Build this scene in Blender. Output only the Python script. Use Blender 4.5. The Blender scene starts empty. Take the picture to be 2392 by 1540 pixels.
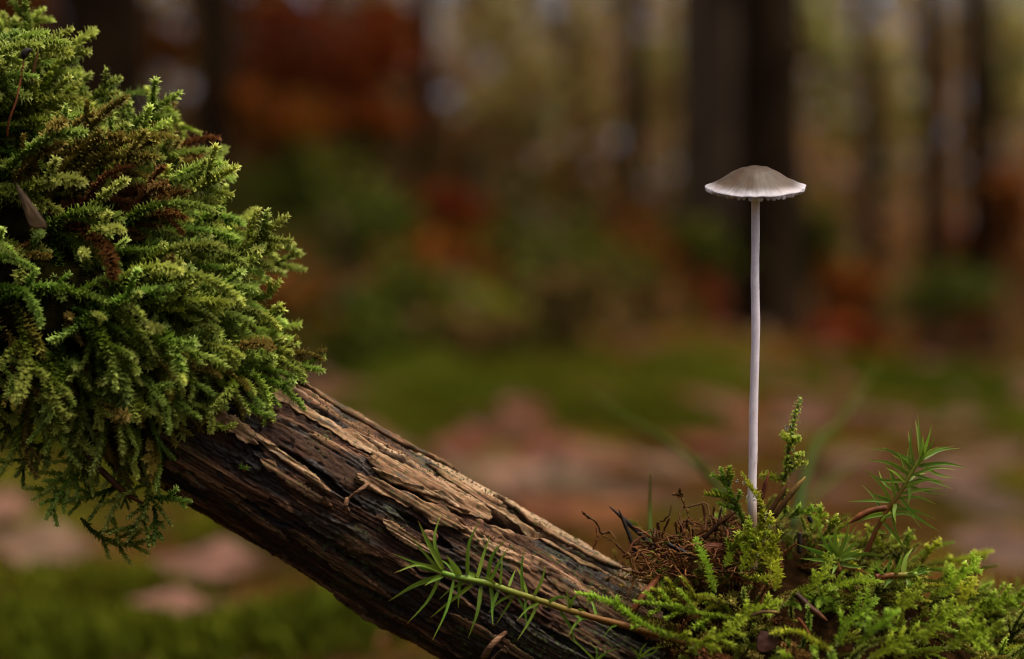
import bpy, math, random
import numpy as np
from mathutils import Vector, Matrix

# ------------------------------------------------------------------ camera, world, sun, exposure
S = 6.856e-5          # metres per layout unit in the focus plane (2392 units = 164 mm)
D = 0.273             # camera to the plane y = 0
H = 0.100             # camera height
sc = bpy.context.scene
col = sc.collection
cam_d = bpy.data.cameras.new('camera'); cam = bpy.data.objects.new('camera', cam_d); col.objects.link(cam)
cam.location = (0, -D, H); cam.rotation_euler = (math.radians(90), 0, 0)
cam_d.lens = 60; cam_d.sensor_width = 36; cam_d.clip_start = 0.01; cam_d.clip_end = 400
cam_d.dof.use_dof = True; cam_d.dof.focus_distance = D - 0.0115; cam_d.dof.aperture_fstop = 9.2
cam_d.dof.aperture_blades = 9
sc.camera = cam
SUN_EL, SUN_AZ = 70, 104          # azimuth measured from +Y (behind the subject) towards +X
w = bpy.data.worlds.new('World'); sc.world = w; w.use_nodes = True
nt = w.node_tree; nt.nodes.clear()
sky = nt.nodes.new('ShaderNodeTexSky'); sky.sky_type = 'NISHITA'; sky.sun_disc = False
sky.sun_elevation = math.radians(SUN_EL); sky.sun_rotation = math.radians(SUN_AZ)
sky.air_density = 0.35; sky.dust_density = 8.0; sky.ozone_density = 0.2
bg = nt.nodes.new('ShaderNodeBackground'); bg.inputs['Strength'].default_value = 0.11
wo = nt.nodes.new('ShaderNodeOutputWorld')
nt.links.new(sky.outputs[0], bg.inputs[0]); nt.links.new(bg.outputs[0], wo.inputs[0])
sd = bpy.data.lights.new('sun', 'SUN'); sun = bpy.data.objects.new('sun', sd); col.objects.link(sun)
sd.energy = 1.5; sd.angle = math.radians(35); sd.color = (1.0, 0.95, 0.86)
sdir = Vector((math.sin(math.radians(SUN_AZ))*math.cos(math.radians(SUN_EL)),
               math.cos(math.radians(SUN_AZ))*math.cos(math.radians(SUN_EL)), math.sin(math.radians(SUN_EL))))
sun.rotation_euler = (-sdir).to_track_quat('-Z', 'Y').to_euler(); sun.location = (0, 0, 20)
vs = sc.view_settings
vs.view_transform = 'Standard'; vs.look = 'None'; vs.exposure = 1.1; vs.gamma = 1.0; vs.use_curve_mapping = False
sc.cycles.max_bounces = 6; sc.cycles.diffuse_bounces = 3; sc.cycles.transmission_bounces = 5
sc.cycles.use_denoising = True; sc.cycles.pixel_filter_type = 'BLACKMAN_HARRIS'; sc.cycles.filter_width = 1.1
sc.cycles.caustics_reflective = False; sc.cycles.caustics_refractive = False
sc.cycles.sample_clamp_indirect = 4

# ------------------------------------------------------------------ helpers
def P(dx, dy, y=0.0):
    """layout coordinates at depth y -> world point"""
    k = S*(D+y)/D
    return np.array(((dx-1196)*k, y, H+(770-dy)*k))
def hashf(ix, iy, iz, seed):
    n = (ix*374761393 + iy*668265263 + iz*2147483647 + seed*1274126177) & 0xffffffff
    n = ((n ^ (n >> 13))*1274126177) & 0xffffffff
    n = ((n ^ (n >> 16))*2246822519) & 0xffffffff
    return ((n ^ (n >> 15)) & 0xffff)/32767.5 - 1.0
def noise(x, y, z=0.0, seed=0):
    x, y, z = np.broadcast_arrays(np.asarray(x, float), np.asarray(y, float), np.asarray(z, float))
    ix, iy, iz = (np.floor(v).astype(np.int64) for v in (x, y, z))
    fx, fy, fz = x-ix, y-iy, z-iz
    fx, fy, fz = (f*f*(3-2*f) for f in (fx, fy, fz))
    def hh(a, b, c): return hashf(ix+a, iy+b, iz+c, seed)
    def lx(b, c): return hh(0, b, c)*(1-fx)+hh(1, b, c)*fx
    def ly(c): return lx(0, c)*(1-fy)+lx(1, c)*fy
    if not np.any(fz): return ly(0)
    return ly(0)*(1-fz)+ly(1)*fz
def fbm(x, y, z=0.0, seed=0, oct=3):
    s = 0; a = 1; t = 0
    for k in range(oct):
        s = s+a*noise(np.asarray(x)*2**k, np.asarray(y)*2**k, np.asarray(z)*2**k, seed+k); t += a; a *= .5
    return s/t
def smooth(a, b, x):
    t = np.clip((x-a)/(b-a), 0, 1); return t*t*(3-2*t)

def mesh(name, v, faces, mat=None, tint=None, uv=None, flat=False):
    """v (n,3), faces: list of index arrays (m,3) or (m,4)"""
    me = bpy.data.meshes.new(name)
    v = np.asarray(v, np.float32)
    fs = [np.asarray(f, np.int32) for f in (faces if isinstance(faces, (list, tuple)) else [faces]) if len(f)]
    nl = sum(f.size for f in fs); nf = sum(len(f) for f in fs)
    me.vertices.add(len(v)); me.vertices.foreach_set('co', v.ravel())
    me.loops.add(nl); me.loops.foreach_set('vertex_index', np.concatenate([f.ravel() for f in fs]))
    me.polygons.add(nf)
    tot = np.concatenate([np.full(len(f), f.shape[1], np.int32) for f in fs])
    me.polygons.foreach_set('loop_start', np.concatenate(([0], np.cumsum(tot)[:-1])).astype(np.int32))
    me.polygons.foreach_set('use_smooth', np.full(nf, not flat))
    if tint is not None:
        a = me.color_attributes.new('tint', 'FLOAT_COLOR', 'POINT')
        c = np.ones((len(v), 4), np.float32); tint = np.asarray(tint); c[:, :tint.shape[1]] = tint
        a.data.foreach_set('color', c.ravel())
    if uv is not None:
        a = me.attributes.new('grain', 'FLOAT_VECTOR', 'POINT')
        c = np.zeros((len(v), 3), np.float32); c[:, :uv.shape[1]] = uv
        a.data.foreach_set('vector', c.ravel())
    if mat: me.materials.append(mat)
    me.update(calc_edges=True)
    return me
def obj(name, me, parent=None, loc=None):
    o = bpy.data.objects.new(name, me); col.objects.link(o)
    if parent is not None:
        o.parent = parent
    if loc is not None: o.location = loc
    return o
def tag(o, label=None, cat=None, group=None, kind=None):
    if label: o['label'] = label
    if cat: o['category'] = cat
    if group: o['group'] = group
    if kind: o['kind'] = kind
    return o
def thing(name, loc, label, cat, group=None):
    o = bpy.data.objects.new(name, None); col.objects.link(o); o.location = loc
    o.empty_display_size = .005
    return tag(o, label, cat, group)
class Geo:
    """collects pieces into one mesh"""
    def __init__(s): s.v = []; s.t = []; s.q = []; s.c = []; s.n = 0
    def add(s, v, t=None, q=None, c=None):
        v = np.asarray(v, float)
        if t is not None and len(t): s.t.append(np.asarray(t)+s.n)
        if q is not None and len(q): s.q.append(np.asarray(q)+s.n)
        s.v.append(v); s.c.append(np.broadcast_to(np.asarray(c if c is not None else (.5, .5, .5), float), (len(v), 3))); s.n += len(v)
    def arrays(s):
        return (np.concatenate(s.v), np.concatenate(s.t) if s.t else np.zeros((0, 3), int),
                np.concatenate(s.q) if s.q else np.zeros((0, 4), int), np.concatenate(s.c))
    def mesh(s, name, mat, off=(0, 0, 0), flat=False):
        v, t, q, c = s.arrays()
        return mesh(name, v-np.asarray(off), [t, q], mat, c, flat=flat)
def nrm(a): return a/np.maximum(np.linalg.norm(a, axis=-1, keepdims=True), 1e-12)
def spline(pts, n):
    pts = np.asarray(pts, float)
    if len(pts) == 2: return pts[0]+(pts[1]-pts[0])*np.linspace(0, 1, n)[:, None]
    d = np.concatenate(([0], np.cumsum(np.linalg.norm(np.diff(pts, axis=0), axis=1)))); d /= d[-1]
    ext = np.vstack((2*pts[0]-pts[1], pts, 2*pts[-1]-pts[-2]))
    out = []
    for t in np.linspace(0, 1, n):
        i = min(np.searchsorted(d, t, 'right')-1, len(pts)-2); u = (t-d[i])/(d[i+1]-d[i])
        p0, p1, p2, p3 = ext[i:i+4]
        out.append(.5*((2*p1)+(p2-p0)*u+(2*p0-5*p1+4*p2-p3)*u*u+(3*p1-p0-3*p2+p3)*u**3))
    return np.array(out)
def frames(path, ref=(0, -1, 0)):
    T = nrm(np.gradient(path, axis=0)); ref = np.broadcast_to(np.asarray(ref, float), T.shape)
    R = ref-T*np.sum(ref*T, 1, keepdims=True)
    bad = np.linalg.norm(R, axis=1) < .15
    if bad.any():
        r2 = np.array((1., .1, .05)); r2 = r2-T*np.sum(r2*T, 1, keepdims=True); R = np.where(bad[:, None], r2, R)
    R = nrm(R); return T, R, np.cross(T, R)
def tube(g, path, rad, seg=8, c=None, cap=True, ref=(0, -1, 0), wob=0, rng=None):
    path = np.asarray(path, float); n = len(path); rad = np.broadcast_to(np.asarray(rad, float), (n,))
    T, A, B = frames(path, ref); th = np.arange(seg)*2*np.pi/seg
    r = rad[:, None]*np.ones((n, seg))
    if wob and rng is not None: r = r*(1+wob*rng.uniform(-1, 1, (n, seg)))
    v = path[:, None, :]+r[..., None]*(np.cos(th)[None, :, None]*A[:, None, :]+np.sin(th)[None, :, None]*B[:, None, :])
    v = v.reshape(-1, 3); i = np.arange(n-1)[:, None]*seg; j = np.arange(seg)[None, :]; k = (j+1) % seg
    q = np.stack((i+j, i+k, i+seg+k, i+seg+j), -1).reshape(-1, 4)
    t = []
    if cap:
        v = np.vstack((v, path[0], path[-1])); m = n*seg
        t = [(m, (k+1) % seg, k) for k in range(seg)]+[(m+1, (n-1)*seg+k, (n-1)*seg+(k+1) % seg) for k in range(seg)]
    if c is not None and np.ndim(c) == 2:
        cc = np.repeat(np.asarray(c), seg, 0)
        c = np.vstack((cc, c[0], c[-1])) if cap else cc
    g.add(v, t, q, c)
    return g

# ------------------------------------------------------------------ materials
def newmat(name):
    m = bpy.data.materials.new(name); m.use_nodes = True
    nt = m.node_tree; b = nt.nodes['Principled BSDF']
    return m, nt, b, nt.nodes.new, nt.links.new
def ramp(nt, stops, inp=None):
    r = nt.nodes.new('ShaderNodeValToRGB'); e = r.color_ramp.elements
    while len(e) < len(stops): e.new(.5)
    for k, (p, c) in enumerate(stops): e[k].position = p; e[k].color = (*c, 1)
    if inp is not None: nt.links.new(inp, r.inputs[0])
    return r
def leaf_mat(name, stops, transl=.35, rough=.45, spec=.4, hue=.03, val=.35, noise_scale=None):
    """tint.R runs along the piece, tint.G / object random vary the colour"""
    m, nt, b, N, L = newmat(name)
    at = N('ShaderNodeAttribute'); at.attribute_name = 'tint'
    sep = N('ShaderNodeSeparateColor'); L(at.outputs['Color'], sep.inputs[0])
    r = ramp(nt, stops, sep.outputs[0])
    oi = N('ShaderNodeObjectInfo')
    ad = N('ShaderNodeMath'); ad.operation = 'ADD'; L(oi.outputs['Random'], ad.inputs[0]); L(sep.outputs[2], ad.inputs[1])
    fr = N('ShaderNodeMath'); fr.operation = 'FRACT'; L(ad.outputs[0], fr.inputs[0])
    h = N('ShaderNodeMapRange'); h.inputs[3].default_value = .5-hue; h.inputs[4].default_value = .5+hue; L(fr.outputs[0], h.inputs[0])
    mul = N('ShaderNodeMath'); mul.operation = 'MULTIPLY_ADD'; L(fr.outputs[0], mul.inputs[0]); mul.inputs[1].default_value = 7.31; L(sep.outputs[1], mul.inputs[2])
    f2 = N('ShaderNodeMath'); f2.operation = 'FRACT'; L(mul.outputs[0], f2.inputs[0])
    vv = N('ShaderNodeMapRange'); vv.inputs[3].default_value = 1-val; vv.inputs[4].default_value = 1+val; L(f2.outputs[0], vv.inputs[0])
    hs = N('ShaderNodeHueSaturation'); L(r.outputs[0], hs.inputs['Color']); L(h.outputs[0], hs.inputs['Hue']); L(vv.outputs[0], hs.inputs['Value'])
    c = hs.outputs[0]
    if noise_scale:
        tc = N('ShaderNodeTexCoord'); nz = N('ShaderNodeTexNoise'); nz.inputs['Scale'].default_value = noise_scale; nz.inputs['Detail'].default_value = 5
        L(tc.outputs['Object'], nz.inputs['Vector'])
        mr = N('ShaderNodeMapRange'); mr.inputs[1].default_value = .3; mr.inputs[2].default_value = .7; mr.inputs[3].default_value = .6; mr.inputs[4].default_value = 1.35
        L(nz.outputs[0], mr.inputs[0]); mx = N('ShaderNodeMix'); mx.data_type = 'RGBA'; mx.blend_type = 'MULTIPLY'; mx.inputs[0].default_value = 1
        L(c, mx.inputs[6]); L(mr.outputs[0], mx.inputs[7]); c = mx.outputs[2]
    L(c, b.inputs['Base Color']); b.inputs['Roughness'].default_value = rough; b.inputs['Specular IOR Level'].default_value = spec
    if transl:
        tr = N('ShaderNodeBsdfTranslucent'); L(c, tr.inputs[0]); ms = N('ShaderNodeMixShader'); ms.inputs[0].default_value = transl
        L(b.outputs[0], ms.inputs[1]); L(tr.outputs[0], ms.inputs[2]); L(ms.outputs[0], nt.nodes['Material Output'].inputs[0])
    return m
def noise_mat(name, stops, scale, rough=.8, bump=.3, detail=8, stretch=(1, 1, 1), spec=.3, rnd=.25, bdist=.01):
    m, nt, b, N, L = newmat(name)
    tc = N('ShaderNodeTexCoord'); mp = N('ShaderNodeMapping'); mp.inputs['Scale'].default_value = stretch
    L(tc.outputs['Object'], mp.inputs[0])
    nz = N('ShaderNodeTexNoise'); nz.inputs['Scale'].default_value = scale; nz.inputs['Detail'].default_value = detail; nz.inputs['Roughness'].default_value = .62
    L(mp.outputs[0], nz.inputs['Vector'])
    r = ramp(nt, stops, nz.outputs[0])
    oi = N('ShaderNodeObjectInfo'); mr = N('ShaderNodeMapRange'); mr.inputs[3].default_value = 1-rnd; mr.inputs[4].default_value = 1+rnd; L(oi.outputs['Random'], mr.inputs[0])
    hs = N('ShaderNodeHueSaturation'); L(r.outputs[0], hs.inputs['Color']); L(mr.outputs[0], hs.inputs['Value'])
    L(hs.outputs[0], b.inputs['Base Color']); b.inputs['Roughness'].default_value = rough; b.inputs['Specular IOR Level'].default_value = spec
    if bump:
        bp = N('ShaderNodeBump'); bp.inputs['Strength'].default_value = bump; bp.inputs['Distance'].default_value = bdist
        L(nz.outputs[0], bp.inputs['Height']); L(bp.outputs[0], b.inputs['Normal'])
    return m

M = {}
M['moss'] = leaf_mat('cushion_moss', [(0, (.010, .014, .002)), (.35, (.045, .085, .007)), (.72, (.20, .28, .026)), (1, (.52, .60, .14))], .42, .5, .2, .025, .35)
M['sprig'] = leaf_mat('dewy_sprig', [(0, (.10, .11, .012)), (.4, (.24, .30, .02)), (.8, (.36, .44, .035)), (1, (.50, .56, .10))], .5, .35, .3, .02, .2)
M['moss_old'] = leaf_mat('old_feather_moss', [(0, (.03, .022, .004)), (.4, (.07, .068, .007)), (.8, (.13, .145, .012)), (1, (.24, .26, .03))], .35, .55, .15, .02, .3)
M['moss_dry'] = leaf_mat('olive_moss', [(0, (.05, .032, .006)), (.5, (.13, .095, .014)), (1, (.30, .24, .045))], .3, .6, .1, .02, .3)
M['moss_dead'] = leaf_mat('dead_moss', [(0, (.045, .018, .005)), (.6, (.13, .052, .013)), (1, (.22, .105, .03))], .25, .6, .1, .02, .35)
M['feather'] = leaf_mat('feather_moss', [(0, (.0828, .0759, .0083)), (.4, (.1794, .2139, .0138)), (.8, (.3312, .4140, .0276)), (1, (.5796, .6624, .0966))], .45, .4, .28, .03, .3)
M['haircap'] = leaf_mat('haircap_leaf', [(0, (.1500, .2125, .0175)), (.55, (.1375, .2500, .0225)), (.90, (.2125, .2875, .0312)), (1, (.3250, .1750, .0375))], .35, .45, .2, .015, .25)
M['haircap_stem'] = leaf_mat('haircap_stem', [(0, (.13, .036, .008)), (.4, (.17, .07, .010)), (.75, (.17, .19, .018)), (1, (.15, .26, .025))], .15, .5, .2, .01, .1)
M['needle'] = leaf_mat('spruce_needle', [(0, (.022, .009, .004)), (.5, (.06, .021, .007)), (1, (.12, .042, .012))], .1, .55, .15, .02, .35, 900)
M['needle_dark'] = leaf_mat('blackened_needle', [(0, (.010, .008, .007)), (1, (.025, .016, .011))], 0, .55, .15, .02, .2, 900)
M['needle_tan'] = leaf_mat('tan_needle', [(0, (.05, .022, .007)), (.55, (.09, .040, .012)), (1, (.34, .20, .055))], .1, .55, .15, .01, .15, 900)
M['needle_red'] = leaf_mat('red_needle', [(0, (.11, .030, .010)), (1, (.20, .058, .020))], .1, .55, .15, .01, .15, 900)
M['fibre'] = leaf_mat('root_fibre', [(0, (.06, .022, .007)), (1, (.22, .090, .022))], .15, .6, .15, .02, .4)
M['crumb'] = leaf_mat('algae_crumb', [(0, (.006, .006, .003)), (.6, (.018, .020, .005)), (1, (.06, .062, .010))], 0, .6, .2, .02, .3)
M['drop'], _nt, _b, _, _ = newmat('water_drop')
_b.inputs['Base Color'].default_value = (.9, .95, .85, 1); _b.inputs['Roughness'].default_value = .03
_b.inputs['Transmission Weight'].default_value = 1; _b.inputs['IOR'].default_value = 1.33
M['core'] = noise_mat('moss_mat_core', [(.3, (.004, .003, .001)), (.6, (.010, .009, .002)), (.8, (.025, .014, .004))], 700, 1, .4, spec=0, bdist=.0006)
M['soil'] = noise_mat('humus', [(.3, (.004, .0025, .001)), (.55, (.014, .007, .0025)), (.75, (.035, .015, .005))], 500, 1, .5, spec=0, bdist=.001)
M['bark'] = noise_mat('spruce_bark', [(.3, (.0073, .0041, .0016)), (.5, (.0201, .0110, .0046)), (.7, (.0410, .0237, .0110))], 9, .95, .5, stretch=(1, 1, .35), spec=.05, rnd=.3, bdist=.02)
M['bark_grey'] = noise_mat('grey_bark', [(.3, (.0314, .0208, .0122)), (.5, (.0784, .0522, .0314)), (.7, (.1306, .0906, .0557))], 9, .95, .5, stretch=(1, 1, .35), spec=.05, rnd=.2, bdist=.02)
M['orange'] = leaf_mat('autumn_beech_leaf', [(0, (.1122, .0262, .0037)), (.5, (.2244, .0542, .0075)), (1, (.3366, .0982, .0131))], .5, .7, .05, .02, .35)
M['rust'] = leaf_mat('rust_leaf', [(0, (.09, .020, .004)), (.5, (.16, .036, .006)), (1, (.22, .06, .010))], .4, .7, .05, .02, .35)
M['tan'] = leaf_mat('tan_leaf', [(0, (.07, .034, .010)), (.5, (.12, .06, .018)), (1, (.17, .095, .03))], .4, .7, .05, .015, .3)
M['green'] = leaf_mat('shrub_leaf', [(0, (.022, .028, .003)), (.5, (.055, .066, .006)), (1, (.105, .108, .010))], .35, .7, .05, .03, .4)
M['olive'] = leaf_mat('olive_leaf', [(0, (.15, .11, .025)), (.5, (.33, .28, .07)), (1, (.58, .54, .18))], .5, .7, .05, .03, .35)
M['brown'] = leaf_mat('withered_leaf', [(0, (.0342, .0190, .0057)), (.5, (.0798, .0399, .0114)), (1, (.1615, .0684, .0171))], .4, .7, .05, .02, .35)
M['spruce'] = leaf_mat('spruce_spray', [(0, (.015, .022, .008)), (1, (.035, .055, .018))], .2, .5, .3, .02, .3)
M['farwood'] = leaf_mat('far_wood_leaf', [(0, (.09, .045, .012)), (.3, (.20, .105, .03)), (.6, (.32, .225, .075)), (1, (.58, .54, .25))], .5, .7, .05, .02, .3)
M['litter_pink'] = leaf_mat('pale_brown_leaf', [(0, (.1188, .0581, .0317)), (1, (.1782, .0924, .0541))], .2, .6, .2, .012, .25, 60)
M['litter_rust'] = leaf_mat('rust_litter', [(0, (.0765, .0204, .0051)), (1, (.1275, .0374, .0085))], .25, .6, .2, .012, .3, 60)
M['litter_tan'] = leaf_mat('tan_litter', [(0, (.058, .025, .007)), (1, (.10, .046, .014))], .25, .6, .2, .012, .3, 60)
M['grass'] = leaf_mat('grass_blade', [(0, (.0312, .0624, .0062)), (1, (.1040, .1248, .0125))], .4, .6, .1, .015, .2)
M['floormoss'] = leaf_mat('floor_moss', [(0, (.0243, .0267, .0024)), (.5, (.0668, .0753, .0061)), (1, (.1337, .1397, .0097))], .3, .9, 0, .03, .35)

# ground: humus, leaf mould and moss in patches
def ground_mat():
    m, nt, b, N, L = newmat('forest_floor')
    tc = N('ShaderNodeTexCoord')
    def nz(s, d=6, r=.6):
        n = N('ShaderNodeTexNoise'); n.inputs['Scale'].default_value = s; n.inputs['Detail'].default_value = d; n.inputs['Roughness'].default_value = r
        L(tc.outputs['Object'], n.inputs['Vector']); return n.outputs[0]
    a = ramp(nt, [(.3, (.012, .006, .002)), (.45, (.030, .013, .004)), (.58, (.065, .024, .006)), (.72, (.10, .042, .013))], nz(14))
    g = ramp(nt, [(.3, (.007, .009, .001)), (.5, (.034, .036, .003)), (.7, (.095, .086, .008))], nz(7))
    f = ramp(nt, [(.44, (0, 0, 0)), (.60, (1, 1, 1))], nz(4.2, 6))
    mx = N('ShaderNodeMix'); mx.data_type = 'RGBA'; L(f.outputs[0], mx.inputs[0]); L(a.outputs[0], mx.inputs[6]); L(g.outputs[0], mx.inputs[7])
    L(mx.outputs[2], b.inputs['Base Color']); b.inputs['Roughness'].default_value = .95; b.inputs['Specular IOR Level'].default_value = 0
    bp = N('ShaderNodeBump'); bp.inputs['Strength'].default_value = .7; bp.inputs['Distance'].default_value = .02
    L(nz(40), bp.inputs['Height']); L(bp.outputs[0], b.inputs['Normal'])
    return m
M['ground'] = ground_mat()

# ------------------------------------------------------------------ ground
def gz(x, y):
    x = np.asarray(x, float); y = np.asarray(y, float); d = np.hypot(x, y)
    z = .010*noise(x/.13, y/.13, 0, 3)+.03*noise(x/.7, y/.7, 0, 4)*smooth(.4, 1.5, d)+.25*noise(x/6, y/6, 0, 5)*smooth(5, 14, d)
    z = z+.17*np.exp(-((x+.16)/.34)**2-((y-2.5)/.45)**2)+.16*np.exp(-((x+1.5)/.7)**2-((y-3.6)/.7)**2)
    z = z+.10*np.exp(-((x-.45)/.35)**2-((y-3.4)/.5)**2)
    z = z+.55*smooth(2.4, 7.0, y)*smooth(.155, .045, x/np.maximum(y+.27, .5))*smooth(16, 8, y)
    z = z+.03*np.maximum(0, d-9)*smooth(9, 20, d)
    return z
def build_ground():
    n = 340; t = np.linspace(-1, 1, n); k = np.sinh(t*7)/np.sinh(7)*150
    X, Y = np.meshgrid(k, k, indexing='ij'); v = np.stack((X, Y, gz(X, Y)), -1).reshape(-1, 3)
    i = np.arange(n-1)[:, None]*n; j = np.arange(n-1)[None, :]
    q = np.stack((i+j, i+n+j, i+n+j+1, i+j+1), -1).reshape(-1, 4)
    tag(obj('ground', mesh('ground', v, q, M['ground'])), kind='structure')
build_ground()
def ground_hit(dx, dy):
    """where the sight line through a layout point meets the ground"""
    o = np.array((0, -D, H)); d = P(dx, dy)-o; t = np.geomspace(1.2, 120, 900)
    p = o+d*t[:, None]; below = p[:, 2] < gz(p[:, 0], p[:, 1])
    k = np.argmax(below) if below.any() else len(t)-1
    p = p[k]; p[2] = gz(p[0], p[1]); return p

# humus hummock under the right-hand moss
HX = np.array([1150, 1300, 1420, 1500, 1600, 1800, 1950, 2100, 2250, 2400, 2700, 3200, 4200])
HZ = np.array([2228, 1700, 1455, 1310, 1222, 1200, 1228, 1300, 1385, 1445, 1540, 1800, 2228])
def hum(x, y):
    dx = 1196+x/S
    top = H+(770-np.interp(dx, HX, HZ))*S
    top = np.maximum(top, 0)
    f = np.where(y < .006, 1-np.clip((.006-y)/.05, 0, 1)**1.35*.62-np.clip((-.044-y)/.06, 0, 1)*.38, 1-smooth(.006, .11, y))
    z = top*np.clip(f, 0, 1)
    return z+.0016*noise(x/.006, y/.006, 0, 9)+.0007*noise(x/.002, y/.002, 0, 10)-.004
def build_hummock():
    xs = np.concatenate((np.linspace(-.01, .10, 190), np.linspace(.102, .22, 50))); ys = np.concatenate((np.linspace(-.11, -.045, 30), np.linspace(-.044, .03, 130), np.linspace(.032, .12, 30)))
    X, Y = np.meshgrid(xs, ys, indexing='ij'); v = np.stack((X, Y, hum(X, Y)), -1).reshape(-1, 3)
    n = len(ys); i = np.arange(len(xs)-1)[:, None]*n; j = np.arange(n-1)[None, :]
    q = np.stack((i+j, i+n+j, i+n+j+1, i+j+1), -1).reshape(-1, 4)
    tag(obj('soil_hummock', mesh('soil_hummock', v, q, M['soil'])), kind='structure')
build_hummock()

# ------------------------------------------------------------------ trees of the wood
rng = np.random.default_rng(7)
def leaf_cloud(g, centres, n, spread, size, rng, flat=.6):
    """bent leaf-sized faces gathered round clump centres"""
    centres = np.asarray(centres, float); k = rng.integers(0, len(centres), n)
    p = centres[k]+rng.normal(0, 1, (n, 3))*np.asarray(spread)
    d = nrm(rng.normal(0, 1, (n, 3))*np.array((1, 1, flat))); u = nrm(np.cross(d, rng.normal(0, 1, (n, 3)))); b = np.cross(d, u)
    s = size*rng.uniform(.6, 1.3, n)[:, None]
    v = np.stack((p, p+d*s*.5+u*s*.3+b*s*.08, p+d*s, p+d*s*.5-u*s*.3+b*s*.08), 1).reshape(-1, 3)
    i = np.arange(n)[:, None]*4
    t = np.concatenate((i+np.array((0, 1, 2)), i+np.array((0, 2, 3))))
    c = np.repeat(np.stack((rng.uniform(0, 1, n), rng.uniform(0, 1, n), rng.uniform(0, .4, n)), 1), 4, 0)
    g.add(v, t, None, c)
def tree(dx, wpx, y, mat, label, group=None, crown=True, lean=0., rng=rng, height=13, x=None, dia=None):
    k = S*(D+y)/D
    x = (dx-1196)*k if x is None else x; dia = wpx*k if dia is None else dia
    z0 = float(gz(x, y)); r = dia/2
    th = thing('spruce_tree', (x, y, z0), label, 'tree', group)
    n = 46; h = np.concatenate((np.linspace(-.1, 2.6, 30), np.linspace(2.8, height, n-30)))
    path = np.stack((lean*h+.012*np.sin(h*1.1+x), .4*lean*h+.01*np.sin(h*.9+y), h), 1)
    seg = 26; a = np.arange(seg)*2*np.pi/seg
    rad = r*(1-.75*np.clip(h/height, 0, 1))+r*.55*np.exp(-np.clip(h+.05, 0, 9)/.12)*.6
    ridge = 1+.06*noise(a[None, :]*2.2+50, h[:, None]*2.5, x*3, 11)+.05*noise(a[None, :]*5, h[:, None]*9, y, 12)
    root = 1+.18*np.exp(-np.clip(h, 0, 9)/.10)[:, None]*np.cos(5*a+x)[None, :]
    R = rad[:, None]*ridge*root
    v = path[:, None]+np.stack((R*np.cos(a), R*np.sin(a), np.zeros_like(R)), -1); v = v.reshape(-1, 3)
    i = np.arange(n-1)[:, None]*seg; j = np.arange(seg)[None, :]; kk = (j+1) % seg
    q = np.stack((i+j, i+kk, i+seg+kk, i+seg+j), -1).reshape(-1, 4)
    g = Geo(); g.add(v, None, q)
    lim = []
    for b in range(9):                                      # dead limb stubs and limbs of the crown
        hz = rng.uniform(.9, 4) if b < 4 else rng.uniform(5, height-1); an = rng.uniform(0, 6.28); ln = rng.uniform(.15, .5) if b < 4 else rng.uniform(.8, 1.6)
        p0 = np.array((lean*hz, .4*lean*hz, hz)); dv = np.array((math.cos(an), math.sin(an), -.15)); 
        tube(g, spline([p0, p0+dv*ln*.5+(0, 0, .03), p0+dv*ln], 5), np.linspace(.16, .04, 5)*r*1.2, 5); lim.append(p0+dv*ln*.6)
    obj('trunk', g.mesh('trunk', mat), th)
    if crown:
        g = Geo(); cs = []
        for b in range(26):
            hz = 5.2+(height-5.0)*(b/25.)**.9; rr = (1-(hz-5)/(height-4.6))*1.3+.15
            for q_ in range(3):
                an = rng.uniform(0, 6.28); cs.append((lean*hz+rr*.6*math.cos(an), .4*lean*hz+rr*.6*math.sin(an), hz-.1*rr))
        leaf_cloud(g, cs, 1500, (.28, .28, .10), .22, rng, .3)
        obj('crown', g.mesh('crown', M['spruce']), th)
    return th
tree(1785, 168, 5.2, M['bark'], 'thick dark blurred spruce trunk standing directly behind the mushroom', lean=.004)
tree(1690, 150, 6.2, M['bark_grey'], 'greyish blurred trunk half hidden beside the thick dark trunk', lean=-.004)
tree(1466, 52, 7.0, M['bark'], 'slim dark blurred trunk standing alone left of the greyish trunk', lean=.006)
tree(2028, 48, 9.0, M['bark'], 'slim dark trunk in the bright gap right of the mushroom', lean=-.006)
tree(2166, 62, 6.0, M['bark'], 'left one of the close pair of dark trunks', lean=.003)
tree(2290, 74, 6.3, M['bark'], 'right one of the close pair of dark trunks', lean=-.004)
tree(1605, 62, 9.0, M['bark_grey'], 'slim brownish trunk close left of the greyish blurred trunk')
tree(2232, 26, 12, M['bark_grey'], 'reddish grey trunk seen between the close pair of dark trunks')
tree(986, 58, 8.0, M['bark'], 'dark trunk beside the orange beech leaves and pale sky gaps', lean=.005)
tree(505, 95, 5.2, M['bark'], 'dark trunk between the moss cushion and the orange beech leaves', lean=.004)
tree(250, 200, 6.4, M['bark'], 'broad dark trunk rising behind the moss cushion', lean=-.01)
for dx, wp, y in ((1335, 42, 13), (1405, 30, 17), (1945, 34, 15), (1090, 30, 18), (860, 40, 12), (660, 46, 13), (2360, 26, 18), (100, 60, 12),
                  (1270, 20, 24), (1540, 20, 22), (2090, 18, 25), (1180, 18, 27)):
    tree(dx, wp, y, M['bark_grey'] if wp < 32 else M['bark'], 'slender far blurred trunk in the depth of the wood', 'slender far trunks', lean=rng.uniform(-.01, .01))
for x, y, dd in ((-5.2, 2.6, .3), (6.6, 1.2, .28), (-4.6, -2.8, .3), (5.6, -4.4, .32), (.4, -5.6, .3), (-3.5, -6.4, .3), (-7, 6, .3), (7.6, 5.6, .3), (3.2, -7.2, .3)):
    tree(0, 0, y, M['bark'], 'spruce trunk standing around the clearing outside the picture', 'spruces around the clearing', x=x, dia=dd, lean=rng.uniform(-.01, .01))

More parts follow.
